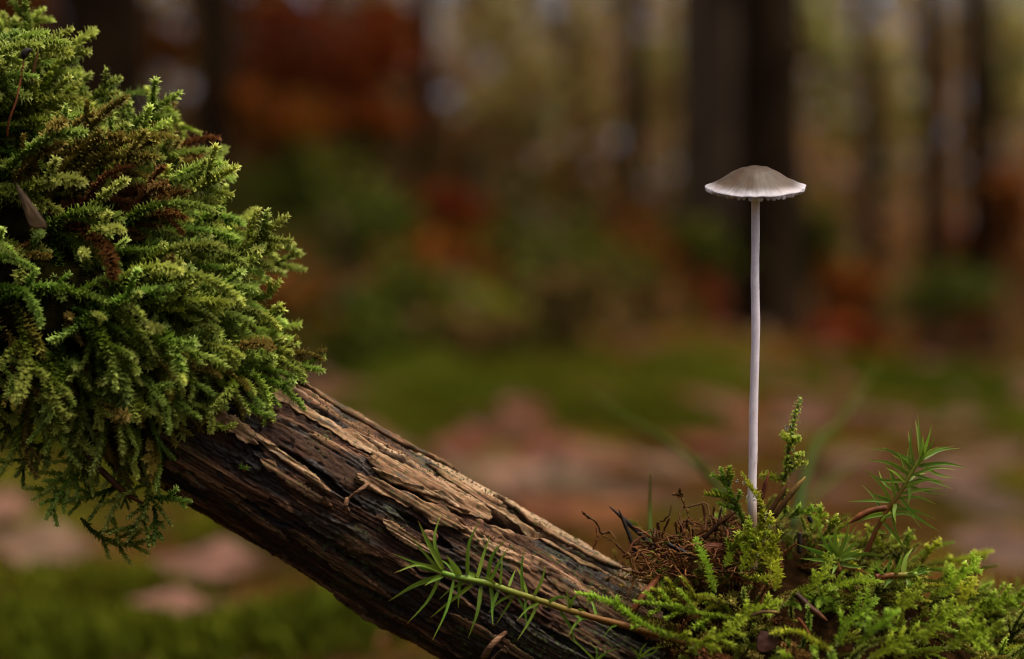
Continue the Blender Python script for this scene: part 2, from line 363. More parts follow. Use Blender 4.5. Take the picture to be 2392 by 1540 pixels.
# leafy saplings and shrubs of the understorey
def sapling(dx, dy, wpx, hpx, y, mat, n, size, name, label, cat, group):
    k = S*(D+y)/D; c = P(dx, dy, y); rx, rz = wpx*k/2, hpx*k/2; ry = rx*.8
    z0 = float(gz(c[0], y)); th = thing(name, (c[0], y, z0), label, cat, group)
    cc = c-np.array((c[0], y, z0)); nc = 14
    u = nrm(rng.normal(0, 1, (nc, 3)))*rng.uniform(.25, .85, nc)[:, None]**.6
    cs = cc+u*np.array((rx, ry, rz))
    g = Geo(); top = cc+np.array((0, 0, rz*.5)); base = np.array((rng.uniform(-.1, .1)*rx, 0, -.03))
    st = spline([base, cc*.5+np.array((rx*.1, 0, 0)), top], 12); rr = max(.004, .02*rz+.004)
    tube(g, st, np.linspace(rr, rr*.3, 12), 7)
    for p in cs:
        a = st[min(11, max(1, int(11*np.clip((p[2]-.3*rz)/max(top[2], .01), .05, 1))))]
        tube(g, spline([a, (a+p)/2+np.array((0, 0, .05*rz)), p], 5), np.linspace(rr*.45, rr*.12, 5), 5)
    obj('stem', g.mesh('stem', M['bark_grey']), th)
    g = Geo(); leaf_cloud(g, cs, n, (rx*.26, ry*.26, rz*.22), size, rng)
    obj('crown', g.mesh('crown', mat), th)
for a, lb in zip(((770, 110, 420, 300, 6.0, 900, .055), (660, 260, 230, 150, 5.2, 420, .05), (880, 290, 210, 100, 5.6, 300, .05), (20, 30, 190, 150, 7.0, 300, .06), (400, 115, 150, 110, 7.5, 200, .06),
          (900, 60, 180, 160, 7.2, 300, .06)), ['broad orange leaved beech sapling between two dark trunks', 'low orange beech sapling beside the trunk next to the moss cushion', 'small flat orange beech sapling at the foot of the dark trunk by the sky gaps', 'orange beech leaves above the top of the moss cushion', 'small dull orange beech crown in front of the broad trunk behind the cushion', 'high orange beech crown touching the dark trunk by the sky gaps']):
    sapling(*a[:5], M['orange'], a[5], a[6], 'beech_sapling', lb, 'sapling', 'orange beech saplings')
for a, lb in zip(((1060, 490, 130, 90, 4.0, 160, .045), (1490, 620, 190, 130, 4.6, 260, .045), (1625, 690, 120, 70, 4.0, 120, .045), (1990, 690, 130, 130, 4.2, 200, .045), (1960, 800, 200, 80, 3.6, 200, .045), (2375, 500, 110, 260, 5.0, 260, .05),
          (1360, 560, 150, 120, 7.0, 150, .05), (2240, 560, 80, 160, 7.0, 120, .05)), ['small rust red seedling in front of the dark trunk by the sky gaps', 'wide rust red seedling at the foot of the slim lone dark trunk', 'flat rust red seedling at the foot of the greyish trunk', 'rust orange seedling between the thick dark trunk and the close pair', 'low wide rust red seedling on the ground between the thick trunk and the pair', 'tall rust red seedling beyond the right trunk of the close pair', 'dull rust seedling between the sky gap trunk and the slim lone trunk', 'rust red seedling seen between the close pair of trunks']):
    sapling(*a[:5], M['rust'], a[5], a[6], 'beech_seedling', lb, 'seedling', 'rust red beech seedlings')
for a, lb in zip(((700, 420, 330, 170, 5.0, 520, .05), (1650, 570, 210, 130, 4.8, 300, .045), (1900, 560, 190, 230, 5.2, 380, .05), (900, 560, 330, 180, 4.2, 520, .045), (1290, 640, 260, 150, 3.8, 380, .04), (2230, 700, 260, 150, 4.6, 300, .045),
          (560, 640, 240, 260, 4.0, 420, .045)), ['olive green shrub under the broad orange beech sapling', 'green shrub between the slim lone trunk and the thick dark trunk', 'tall green shrub against the side of the thick dark trunk', 'wide green shrub in front of the dark trunk by the sky gaps', 'low green shrub on the slope before the slim lone trunk', 'low green shrub at the feet of the close pair of trunks', 'tall green shrub beside the right edge of the moss cushion']):
    sapling(*a[:5], M['green'], a[5], a[6], 'green_shrub', lb, 'shrub', 'dark green shrubs')
for a, lb in zip(((1215, 250, 230, 220, 12, 620, .09), (1530, 210, 120, 330, 12, 520, .09), (2355, 170, 140, 380, 12, 700, .09), (1920, 200, 160, 420, 13, 760, .09), (2095, 220, 120, 380, 13, 520, .09), (1360, 150, 160, 330, 14, 560, .10), (1170, 60, 180, 160, 16, 300, .11)), ['yellow green young tree next to the dark trunk by the sky gaps', 'narrow yellow green tree between the slim lone trunk and the greyish trunk', 'yellow green young tree beyond the right trunk of the close pair', 'yellow green tree between the thick dark trunk and the slim gap trunk', 'yellow green tree between the slim gap trunk and the close pair', 'pale yellow tree just beside the slim lone trunk', 'small pale yellow crown high in the sky gap']):
    sapling(*a[:5], M['olive'], a[5], a[6], 'young_tree', lb, 'tree', 'yellow green young trees')

for a in ((260, 210, 620, 760, 9.5, 1500, .12), (640, 200, 460, 760, 10.5, 1500, .12), (870, 330, 330, 620, 11.5, 1000, .12), (60, 250, 500, 760, 11, 1000, .12), (1060, 430, 300, 330, 12.5, 600, .12)):
    sapling(*a[:5], M['brown'], a[5], a[6], 'oak_sapling', 'bushy young oak with dull brown withered leaves behind the orange beeches', 'sapling', 'withered brown oaks')
rg = np.random.default_rng(63)
for k in range(84):                                         # low growth scattered over the slope and the flat
    y = 1.9+4.6*rg.uniform(0, 1)**1.5; dx = rg.uniform(480, 2420); c = P(dx, 770, y); z0 = float(gz(c[0], y)); hh = rg.uniform(.04, .10)*(.6+.5*y); kk = S*(D+y)/D
    mk, nm, lb, gp = ((M['green'], 'bilberry_bush', 'low dark green bilberry bush on the wood floor', 'low bilberry bushes'), (M['brown'], 'withered_bracken', 'low withered brown bracken on the wood floor', 'withered bracken'),
                      (M['tan'], 'withered_fern', 'low tan coloured dry fern on the wood floor', 'dry tan ferns'), (M['rust'], 'beech_seedling', 'low blurred beech seedling with rust red leaves between the trunks', 'rust red beech seedlings'))[(0, 0, 0, 2, 1, 0, 3)[k % 7]]
    if dx > 1500 and y < 4.8: continue
    if mk is M['brown'] and dx < 1500 and k % 2: mk, nm, lb, gp = M['green'], 'bilberry_bush', 'low dark green bilberry bush on the wood floor', 'low bilberry bushes'
    wpx = rg.uniform(.06, .14)*(.6+.5*y)/kk; sapling(dx, 770-(z0+hh*.6-H)/kk, wpx, hh*1.1/kk, y, mk, 150, .03, nm, lb, 'plant', gp)
def far_wood():
    g = Geo(); n = 62000
    y = 10+36*rng.uniform(0, 1, n)**1.2; x = rng.uniform(-1, 1, n)*(4+y*.62); hgt = rng.uniform(0, 1, n)**1.5*(.5+y*.34)
    dens = fbm(x/2.2+9, hgt/2.2, y/9, 21)
    lim = .92-1.85*hgt/(.5+y*.34)
    keep = dens > -lim-.12
    x, y, hgt = x[keep], y[keep], hgt[keep]; m = len(x)
    p = np.stack((x, y, gz(x, y)+hgt), 1)
    d = nrm(rng.normal(0, 1, (m, 3))*np.array((1, 1, .6))); u = nrm(np.cross(d, rng.normal(0, 1, (m, 3)))); b = np.cross(d, u); s = (.10+.010*y)[:, None]*rng.uniform(.5, 1.2, m)[:, None]
    v = np.stack((p, p+d*s*.5+u*s*.3+b*s*.08, p+d*s, p+d*s*.5-u*s*.3+b*s*.08), 1).reshape(-1, 3); i = np.arange(m)[:, None]*4
    t = np.concatenate((i+np.array((0, 1, 2)), i+np.array((0, 2, 3))))
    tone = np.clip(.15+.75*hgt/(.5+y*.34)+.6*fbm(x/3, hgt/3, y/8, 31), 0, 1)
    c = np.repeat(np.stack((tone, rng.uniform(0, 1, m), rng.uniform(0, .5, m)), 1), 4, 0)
    g.add(v, t, None, c)
    tag(obj('far_wood', g.mesh('far_wood', M['farwood'])), 'far-off autumn wood of yellow and brown leaves behind the trunks', 'wood', kind='stuff')
far_wood()

# ------------------------------------------------------------------ wood floor: fallen leaves, moss hummocks, litter
def leaf_mesh(mat, seed):
    r = np.random.default_rng(seed); nr, nc = 9, 5; L, W = .062, .038
    s = np.linspace(0, 1, nr)[:, None]; c = np.linspace(-1, 1, nc)[None, :]
    wd = W/2*np.sin(np.pi*np.clip(s, .02, .985)**.85)*(1+.06*np.cos(s*40)*np.abs(c))
    X = wd*c; Y = L*(s-.5)*np.ones_like(c); Z = .0035*np.abs(c)**1.5*r.uniform(-.6, 1.2)+.004*(s-.5)**2*4*r.uniform(-.6, 1.2)+.0025*noise(s*4+seed, c*2, 0, seed)+.001*np.cos(s*38)*np.abs(c)
    v = np.stack((X, Y, Z), -1).reshape(-1, 3); i = np.arange(nr-1)[:, None]*nc; j = np.arange(nc-1)[None, :]
    q = np.stack((i+j, i+j+1, i+nc+j+1, i+nc+j), -1).reshape(-1, 4)
    t = np.repeat(s, nc, 1).reshape(-1)
    g = Geo(); g.add(v, None, q, np.stack((.3+.5*np.abs(np.broadcast_to(c, wd.shape).reshape(-1)), t*0+.5, t*0), 1))
    tube(g, spline([(0, -L*.72, .002), (0, -L*.45, .001), (0, 0, .0015), (0, L*.45, .001)], 8), np.linspace(.0008, .0003, 8), 5, (0, .5, 0))
    return g.mesh('fallen_leaf', mat)
LEAF = {k: [leaf_mesh(M[k], 5*i+s) for s in range(3)] for i, k in enumerate(('litter_pink', 'litter_rust', 'litter_tan'))}
LTXT = {'litter_pink': ('pale pinkish brown beech leaf lying blurred on the wood floor', 'pale pinkish brown fallen leaves'),
        'litter_rust': ('rust orange beech leaf lying blurred on the wood floor', 'rust orange fallen leaves'),
        'litter_tan': ('tan yellowish beech leaf lying blurred on the wood floor', 'tan fallen leaves')}
def put_leaf(kind, x, y, rz, scale=1, tilt=.3, lift=.006, lean=1.):
    o = obj('fallen_leaf', LEAF[kind][rng.integers(0, 3)]); o.location = (x, y, float(gz(x, y))+lift)
    o.rotation_mode = 'ZYX'; o.rotation_euler = (rng.uniform(-tilt, tilt)*.7+.35*lean, rng.uniform(-tilt, tilt)*.6, rz); o.scale = (scale,)*3
    return tag(o, LTXT[kind][0], 'leaf', LTXT[kind][1])
for kind, dx, dy, rz, s_ in (('litter_pink', 480, 1365, 1.2, .85), ('litter_pink', 100, 1325, 1.4, .8), ('litter_pink', 420, 1465, 1.7, .55), ('litter_pink', 10, 1235, .2, .7), 
        ('litter_tan', 1150, 1130, 1.4, 1.3), ('litter_pink', 1230, 1160, 1.1, 1.2), ('litter_rust', 1330, 1090, 1.4, 1.3), ('litter_rust', 1080, 1075, 1.6, 1), ('litter_rust', 1400, 1110, 1.5, 1.1), ('litter_tan', 1320, 1180, 1.6, 1.2), ('litter_rust', 1300, 1245, .8, 1.1),
        ('litter_tan', 1180, 1030, 1.5, 1.1), ('litter_tan', 1500, 1190, 1.4, 1), ('litter_rust', 1420, 1240, 1.7, .9), ('litter_pink', 1560, 1120, 1.5, 1), ('litter_rust', 1650, 1060, 1.5, 1), ('litter_pink', 2200, 1150, 1.5, 1.2), ('litter_tan', 2310, 1200, 1.2, 1.1),
        ('litter_tan', 2300, 1080, 1.6, 1.2), ('litter_tan', 2240, 1010, 1.5, 1.2), ('litter_rust', 2000, 1120, 1.4, 1), ('litter_tan', 1950, 1180, 1.2, 1), ('litter_tan', 2350, 1320, 1.5, .9), ('litter_tan', 820, 905, 1.5, 1.4), ('litter_tan', 760, 930, 1.5, 1.2), ('litter_rust', 1900, 1000, 1.5, 1.1)):
    p = ground_hit(dx, dy); o = put_leaf(kind, p[0], p[1], rz, s_, lift=.009, lean=1.1)
    if dx < 600: tag(o, 'pale pinkish brown beech leaf lying on the floor under the hanging moss strands', 'leaf', 'leaves under the hanging moss')
for k in range(230):
    y = .35+rng.uniform(0, 1)**1.6*5.2; x = rng.uniform(-1, 1)*(.36*(y+D)+.12)
    if y < .9: continue
    put_leaf(('litter_pink', 'litter_rust', 'litter_tan', 'litter_rust', 'litter_rust', 'litter_tan')[rng.integers(0, 6)], x, y, rng.uniform(0, 6.28), rng.uniform(.7, 1.25))
def floor_moss(x, y, rx, ry, h, n, label, group):
    th = thing('moss_hummock', (x, y, float(gz(x, y))), label, 'moss', group)
    nr, na = 14, 36; r = np.linspace(0, 1, nr)[:, None]; a = np.arange(na)[None, :]*2*np.pi/na
    e = 1+.18*noise(np.cos(a)*2+x*9, np.sin(a)*2+y*9, 0, 41)
    X = r*rx*e*np.cos(a); Y = r*ry*e*np.sin(a); Z = h*(1-r**2.2)+.2*h*noise(X/.03, Y/.03, x, 42)*(1-r)-.012*r+gz(x+X, y+Y)-gz(x, y)
    v = np.stack((X, Y, Z), -1).reshape(-1, 3); i = np.arange(nr-1)[:, None]*na; j = np.arange(na)[None, :]; k = (j+1) % na
    q = np.stack((i+j, i+k, i+na+k, i+na+j), -1).reshape(-1, 4)
    g = Geo(); g.add(v, None, q, (.1, .5, .2))
    obj('cushion', g.mesh('cushion', M['floormoss']), th)
    rr = np.sqrt(rng.uniform(0, 1, n)); aa = rng.uniform(0, 6.28, n)
    x_, y_ = rr*rx*np.cos(aa), rr*ry*np.sin(aa); z_ = h*(1-rr**2.2)-.004+gz(x+x_, y+y_)-gz(x, y)
    p = np.stack((x_, y_, z_), 1); d = nrm(np.stack((x_/rx*.6, y_/ry*.6, np.ones(n)), 1)+rng.normal(0, .35, (n, 3))); u = nrm(np.cross(d, rng.normal(0, 1, (n, 3)))); s = rng.uniform(.005, .011, n)[:, None]
    v = np.stack((p+u*s*.10, p-u*s*.10, p+d*s*.6+u*s*.16, p+d*s*.6-u*s*.16, p+d*s), 1).reshape(-1, 3); i = np.arange(n)[:, None]*5
    g = Geo(); cr = np.tile((0, 0, .6, .6, 1.), n)
    g.add(v, np.concatenate((i+np.array((0, 1, 2)), i+np.array((1, 3, 2)), i+np.array((2, 3, 4)))), None, np.stack((cr, np.repeat(rng.uniform(0, 1, n), 5), np.repeat(rng.uniform(0, .5, n), 5)), 1))
    o = obj('tufts', g.mesh('tufts', M['floormoss']), th); o['kind'] = 'stuff'
for dx, dy, rx, ry, h in ((700, 1490, .05, .06, .012), (100, 1500, .07, .04, .010), (360, 1530, .06, .03, .010), (250, 1380, .05, .05, .006), (30, 1040, .12, .12, .03), (660, 1250, .05, .08, .010), (1100, 940, .12, .12, .03), (1480, 970, .10, .12, .02), (880, 1000, .10, .10, .02), (2200, 910, .18, .2, .04), (1800, 930, .12, .15, .03), (1280, 890, .16, .2, .05),
        (2390, 1000, .2, .2, .03), (1650, 900, .12, .2, .04), (560, 1160, .12, .15, .03), (960, 870, .14, .2, .05), (2050, 885, .14, .2, .04)):
    p = ground_hit(dx, dy); floor_moss(p[0], p[1], rx, ry, h, 900, *(('blurred bright green moss patch on the floor under the slanting branch', 'moss patches under the branch') if dx < 720 and dy > 1200 else ('soft blurred green moss patch on the wood floor beyond the branch', 'moss patches beyond the branch')))
def litter():
    n = 5000; y = -.1+rng.uniform(0, 1, n)**2*3.5; x = rng.uniform(-1, 1, n)*(.4*(y+D)+.15)
    z = gz(x, y)+.002; an = rng.uniform(0, 6.28, n); d = np.stack((np.cos(an), np.sin(an), rng.normal(0, .25, n)), 1); u = nrm(np.cross(d, np.array((0, 0, 1.)))); L = rng.uniform(.008, .02, n)[:, None]; W = .0009
    p = np.stack((x, y, z), 1); v = np.stack((p-d*L/2, p+u*W+(0, 0, .0008), p+d*L/2, p-u*W+(0, 0, .0008)), 1).reshape(-1, 3); i = np.arange(n)[:, None]*4
    g = Geo(); g.add(v, np.concatenate((i+np.array((0, 1, 2)), i+np.array((0, 2, 3)))), None, np.repeat(np.stack((rng.uniform(0, 1, n), rng.uniform(0, 1, n), rng.uniform(0, 1, n)), 1), 4, 0))
    tag(obj('needle_litter', g.mesh('needle_litter', M['needle'])), 'loose brown spruce needles scattered over the wood floor', 'needles', kind='stuff')
litter()

# ------------------------------------------------------------------ the rotting branch
ANG = math.radians(31.3); LT = np.array((math.cos(ANG), -math.sin(ANG))); LN = np.array((math.sin(ANG), math.cos(ANG)))   # along / up across, in x,z
LR = 183.0                                               # radius in layout units
def log_axis(u):
    x = (535-1196)+u*LT[0]; z = (770-1006)+u*LT[1]
    b = 6*np.sin(u/420.)
    return x+b*LN[0], z+b*LN[1]
def log_uv(dx, dy):
    rel = np.array((dx-535, -(dy-1006))); return rel@LT, math.acos(np.clip(rel@LN/LR, -1, 1))
def log_pt(u, a, h=0.):
    """u along (units), a angle from the upper edge over the front, h height above the mean surface (units)"""
    ax, az = log_axis(u); r = LR*(1+.00004*u)+h
    return np.stack(((ax+r*np.cos(a)*LN[0])*S, -r*np.sin(a)*S, H+(az+r*np.cos(a)*LN[1])*S), -1)
CRACKS = [((890, 1105), (1290, 1270), 20, 34), ((640, 880), (900, 1060), 8, 16), ((1000, 1085), (1330, 1290), 10, 22), ((1230, 1240), (1500, 1390), 14, 26), ((520, 960), (640, 1040), 10, 18),
          ((620, 1010), (860, 1165), 9, 20), ((940, 1180), (1060, 1260), 12, 24), ((720, 930), (1010, 1120), 6, 12), ((700, 1200), (960, 1370), 9, 14), ((560, 1120), (760, 1260), 8, 14), ((820, 1330), (1050, 1450), 9, 14),
          ((1320, 1400), (1560, 1500), 12, 20), ((1250, 1440), (1480, 1560), 8, 14), ((470, 1080), (600, 1180), 8, 14), ((1100, 1130), (1420, 1330), 6, 14), ((960, 1290), (1180, 1420), 8, 12)]
def log_height(u, a):
    v = a*LR
    wv = v+14*noise(u/210, v/60, 0, 60)+5*noise(u/60, v/30, 0, 59)
    g1 = 1-np.abs(noise(u/150, wv/7, 0, 61)); g2 = 1-np.abs(noise(u/260, wv/17, 0, 62)); g3 = noise(u/90, wv/3.6, 0, 63)
    g4 = noise(u/200, wv/2.4, 0, 58)
    h = 3.0*(g1-.5)+4.5*(g2-.5)+1.8*g3+1.0*g4
    pn = noise(u/420+.25*noise(u/40, wv/6, 0, 70), wv/15, 0, 64)+.16*noise(u/40, wv/5, 0, 65)
    plate = smooth(.02, .09, pn)
    pn2 = noise(u/300, wv/26, 0, 66)+.16*noise(u/30, wv/6, 0, 67); plate2 = smooth(.18, .25, pn2)
    soft = smooth(.1, .4, fbm(u/90, v/45, 0, 57)); h = h+2.6*plate+4.5*plate2+9*noise(u/260, v/130, 0, 68)+1.2*noise(u/5, v/4, 0, 69)+soft*(3.5*noise(u/9, v/7, 0, 56)+4*noise(u/20, v/13, 0, 55))
    crack = np.zeros_like(h)
    for (p, q, w_, d_) in CRACKS:
        u0, a0 = log_uv(*p); u1, a1 = log_uv(*q)
        t = (u-u0)/(u1-u0); inside = (t > -.02) & (t < 1.02); tt = np.clip(t, 0, 1)
        cv = (a0+(a1-a0)*tt)*LR+7*noise(u/50, p[0], 0, 71)
        ww = w_*np.sin(np.pi*np.clip(tt, .001, .999))**.55*(1+.35*noise(u/25, p[1], 0, 72))+.5
        c = np.where(inside, smooth(1.0, .45, np.abs(v-cv)/ww), 0)
        h = h-d_*c; crack = np.maximum(crack, c)
    pits = smooth(.62, .8, noise(u/26, v/9, 0, 73)); h = h-5*pits
    return h, plate, plate2, crack, pits
def build_log():
    u = np.concatenate((np.linspace(-2400, -560, 70), np.linspace(-552, 1330, 760), np.linspace(1345, 2250, 90)))
    a = np.concatenate((np.linspace(-.5, math.pi+.45, 330), np.linspace(math.pi+.5, 2*math.pi-.55, 34)))
    U, A = np.meshgrid(u, a, indexing='ij')
    v_ = A*LR
    h, p1, p2, cr, pit = log_height(U, A)
    end = smooth(2250, 2150, U)*smooth(-2400, -2330, U); h = h-(1-end)*60*(1+.4*noise(A*4, U/30, 0, 80))
    v = log_pt(U, A, h).reshape(-1, 3)
    nu, na = len(u), len(a); i = np.arange(nu-1)[:, None]*na; j = np.arange(na)[None, :]; k = (j+1) % na
    q = np.stack((i+j, i+k, i+na+k, i+na+j), -1).reshape(-1, 4)
    caps = [[nu*na, kk, (kk+1) % na] for kk in range(na)]+[[nu*na+1, (nu-1)*na+(kk+1) % na, (nu-1)*na+kk] for kk in range(na)]
    v = np.vstack((v, log_pt(-2400, 0, -LR)[None], log_pt(2250, 0, -LR)[None]))
    algae = smooth(.1, .5, fbm(U/70, v_/40, 0, 75)+.55*smooth(.55, .1, A)+.35*smooth(500, 1000, U)+.15*smooth(1.2, 1.8, A)-.15)
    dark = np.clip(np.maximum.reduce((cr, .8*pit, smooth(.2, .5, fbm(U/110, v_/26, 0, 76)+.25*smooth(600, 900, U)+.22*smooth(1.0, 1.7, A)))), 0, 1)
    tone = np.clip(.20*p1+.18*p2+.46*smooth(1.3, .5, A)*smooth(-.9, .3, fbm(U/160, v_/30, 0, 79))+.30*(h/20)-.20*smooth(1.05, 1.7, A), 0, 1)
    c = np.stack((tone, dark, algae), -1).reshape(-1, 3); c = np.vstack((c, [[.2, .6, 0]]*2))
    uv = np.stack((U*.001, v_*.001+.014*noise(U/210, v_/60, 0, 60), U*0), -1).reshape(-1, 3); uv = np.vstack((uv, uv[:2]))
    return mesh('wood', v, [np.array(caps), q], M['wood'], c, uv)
def wood_mat(name='rotten_wood'):
    m, nt, b, N, L = newmat(name)
    at = N('ShaderNodeAttribute'); at.attribute_name = 'tint'; sep = N('ShaderNodeSeparateColor'); L(at.outputs['Color'], sep.inputs[0])
    gr = N('ShaderNodeAttribute'); gr.attribute_name = 'grain'
    mp = N('ShaderNodeMapping'); mp.inputs['Scale'].default_value = (7, 190, 1); L(gr.outputs['Vector'], mp.inputs[0])
    nz = N('ShaderNodeTexNoise'); nz.inputs['Scale'].default_value = 1; nz.inputs['Detail'].default_value = 7; nz.inputs['Roughness'].default_value = .65; L(mp.outputs[0], nz.inputs['Vector'])
    mp2 = N('ShaderNodeMapping'); mp2.inputs['Scale'].default_value = (9, 22, 1); L(gr.outputs['Vector'], mp2.inputs[0])
    n2 = N('ShaderNodeTexNoise'); n2.inputs['Scale'].default_value = 1; n2.inputs['Detail'].default_value = 8; L(mp2.outputs[0], n2.inputs['Vector'])
    s = N('ShaderNodeMath'); s.operation = 'MULTIPLY_ADD'; L(nz.outputs[0], s.inputs[0]); s.inputs[1].default_value = 1.35; L(sep.outputs[0], s.inputs[2])
    s2 = N('ShaderNodeMath'); s2.operation = 'SUBTRACT'; L(s.outputs[0], s2.inputs[0]); s2.inputs[1].default_value = .50
    base = ramp(nt, [(0, (.008, .0035, .0018)), (.25, (.030, .0125, .0055)), (.5, (.085, .039, .017)), (.75, (.215, .115, .053)), (1, (.38, .245, .138))], s2.outputs[0])
    warm = N('ShaderNodeHueSaturation'); mr = N('ShaderNodeMapRange'); mr.inputs[3].default_value = .475; mr.inputs[4].default_value = .525; L(n2.outputs[0], mr.inputs[0]); L(mr.outputs[0], warm.inputs['Hue']); L(base.outputs[0], warm.inputs['Color'])
    dk = N('ShaderNodeMix'); dk.data_type = 'RGBA'; L(warm.outputs[0], dk.inputs[6]); dk.inputs[7].default_value = (.012, .009, .006, 1)
    dm = N('ShaderNodeMath'); dm.operation = 'MULTIPLY'; L(sep.outputs[1], dm.inputs[0]); dm.inputs[1].default_value = .85; L(dm.outputs[0], dk.inputs[0])
    sp = N('ShaderNodeTexNoise'); sp.inputs['Scale'].default_value = 1; sp.inputs['Detail'].default_value = 4; mp3 = N('ShaderNodeMapping'); mp3.inputs['Scale'].default_value = (90, 130, 1); L(gr.outputs['Vector'], mp3.inputs[0]); L(mp3.outputs[0], sp.inputs['Vector'])
    spk = ramp(nt, [(.5, (0, 0, 0)), (.62, (1, 1, 1))], sp.outputs[0])
    am = N('ShaderNodeMath'); am.operation = 'MULTIPLY'; L(sep.outputs[2], am.inputs[0]); L(spk.outputs[0], am.inputs[1])
    al = N('ShaderNodeMix'); al.data_type = 'RGBA'; L(am.outputs[0], al.inputs[0]); L(dk.outputs[2], al.inputs[6]); al.inputs[7].default_value = (.045, .055, .012, 1)
    L(al.outputs[2], b.inputs['Base Color'])
    rr = N('ShaderNodeMapRange'); rr.inputs[3].default_value = .85; rr.inputs[4].default_value = .5; b.inputs['Specular IOR Level'].default_value = .2; L(sep.outputs[1], rr.inputs[0]); L(rr.outputs[0], b.inputs['Roughness'])
    bp = N('ShaderNodeBump'); bp.inputs['Strength'].default_value = .55; bp.inputs['Distance'].default_value = .0004; L(nz.outputs[0], bp.inputs['Height'])
    bp2 = N('ShaderNodeBump'); bp2.inputs['Strength'].default_value = .4; bp2.inputs['Distance'].default_value = .0003; L(sp.outputs[0], bp2.inputs['Height']); L(bp.outputs[0], bp2.inputs['Normal'])
    L(bp2.outputs[0], b.inputs['Normal'])
    return m
M['wood'] = wood_mat()
branch = thing('fallen_branch', (0, 0, 0), 'rotting cracked brown branch slanting down from the moss cushion to the mushroom', 'branch')
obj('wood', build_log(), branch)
def splinter(pts, width, thick, tone=.85, lift=3, ends=1., seed=0, n=70, dark=0., parent=branch, name='splinter'):
    """a lifted sliver of wood traced over the branch; pts in layout units, or (x, y, extra lift)"""
    r = np.random.default_rng(seed+100)
    uva = [(*log_uv(p[0], p[1]), p[2] if len(p) > 2 else 0) for p in pts]
    c = spline(np.array([(u, a*LR, l) for u, a, l in uva]), n); t = np.linspace(0, 1, n)
    w = width*(np.clip(np.minimum(t/.12, (1-t)/.2), 0, 1)**.5*ends+(1-ends))*(1+.35*noise(t*9, seed, 0, 5)+.22*noise(t*34, seed, 0, 6))+.6
    m = 15; k = np.linspace(-1, 1, m)
    U = c[:, 0][:, None]+np.zeros(m)+3*noise(t[:, None]*0+k[None]*3, seed, 0, 8)*(np.abs(t-.5)[:, None] > .45)*3; V = c[:, 1][:, None]+k*w[:, None]
    hb = log_height(U, V/LR)[0]; hb = np.maximum(hb.mean(1, keepdims=True), hb*.3)
    top = hb+lift+c[:, 2][:, None]+thick*(1-.35*np.abs(k)**3)+2.4*noise(U/170, V/5, 0, 7)+1.6*noise(U/120, V/3, 0, 9)+.8*noise(U/6, V/4, 0, 13)+2*noise(U/60, V/12, 0, 17); bot = hb+lift+c[:, 2][:, None]-3
    va = log_pt(U, V/LR, top).reshape(-1, 3); vb = log_pt(U, V/LR, bot).reshape(-1, 3)
    i = np.arange(n-1)[:, None]*m; j = np.arange(m-1)[None, :]; q = np.stack((i+j, i+j+1, i+m+j+1, i+m+j), -1).reshape(-1, 4); N0 = n*m
    qs = [q, q[:, ::-1]+N0]
    e = np.arange(n-1)*m; qs += [np.stack((e, e+m, e+m+N0, e+N0), 1), np.stack((e+m-1, e+m-1+N0, e+2*m-1+N0, e+2*m-1), 1)]
    f = np.arange(m-1); qs += [np.stack((f, f+N0, f+1+N0, f+1), 1), np.stack((f+(n-1)*m, f+1+(n-1)*m, f+1+(n-1)*m+N0, f+(n-1)*m+N0), 1)]
    cc = np.zeros((2*N0, 3)); cc[:, 0] = np.concatenate(((tone*.72+.16*noise(U/90, V/7, 0, 3)+.10*noise(U/14, V/6, 0, 4)).reshape(-1), np.full(N0, .3))); cc[:, 1] = np.tile(smooth(.25, .6, fbm(U/50, V/14, 0, 76)).reshape(-1), 2)*.8; cc[:, 2] = .6
    uv = np.stack((U*.001, V*.001+seed*.13), -1).reshape(-1, 2); uv = np.vstack((uv, uv))
    return obj(name, mesh(name, np.vstack((va, vb)), [np.concatenate(qs)], M['wood'], cc, uv), parent)
splinter([(502, 940, 6), (560, 972, 4), (625, 1022, 8)], 15, 6, .85, 3, seed=1)
splinter([(615, 1000), (680, 1050), (740, 1095), (785, 1132, 8)], 7, 6, .85, 4, seed=2)
splinter([(868, 1062, 6), (960, 1110), (1060, 1165), (1140, 1200)], 22, 6, .75, 2, .55, seed=3)
splinter([(846, 1110, 8), (930, 1145), (1020, 1190), (1076, 1225, 4)], 17, 6, .62, 2, .6, seed=4)
splinter([(880, 1095), (960, 1132), (1040, 1158), (1085, 1192)], 5, 8, .95, 10, seed=5)
splinter([(908, 1200, 6), (960, 1240), (1020, 1275)], 9, 7, .8, 5, seed=6)
splinter([(630, 900), (760, 975), (900, 1062)], 15, 3, .9, 1, seed=7, n=50)
splinter([(640, 862), (780, 945), (920, 1030), (1060, 1105)], 9, 6, .6, 3, seed=8, n=50)
splinter([(1000, 1090), (1140, 1180), (1300, 1280), (1420, 1345)], 9, 5, .85, 2, seed=9, n=60)
splinter([(1150, 1170), (1280, 1255), (1390, 1318), (1505, 1375)], 7, 6, .8, 4, seed=10, n=60)
splinter([(640, 1060), (720, 1120), (790, 1165)], 10, 6, .5, 2, seed=11)
splinter([(1270, 1330), (1380, 1400), (1480, 1450)], 16, 6, .45, 2, seed=12)
splinter([(790, 1385, 8), (900, 1438, 4), (1000, 1510)], 12, 6, .5, 0, seed=13)
splinter([(700, 1220), (820, 1300), (930, 1370)], 12, 5, .42, 2, seed=14)
splinter([(500, 1100), (600, 1170), (690, 1240)], 10, 5, .38, 2, seed=15)
splinter([(1120, 1530, 12), (1150, 1500, 10), (1185, 1472, 4)], 10, 7, .45, 4, seed=16)
splinter([(1050, 1400), (1180, 1470), (1260, 1520)], 10, 5, .45, 2, seed=17)
splinter([(560, 840), (640, 872), (700, 905)], 14, 6, .8, 2, seed=18)
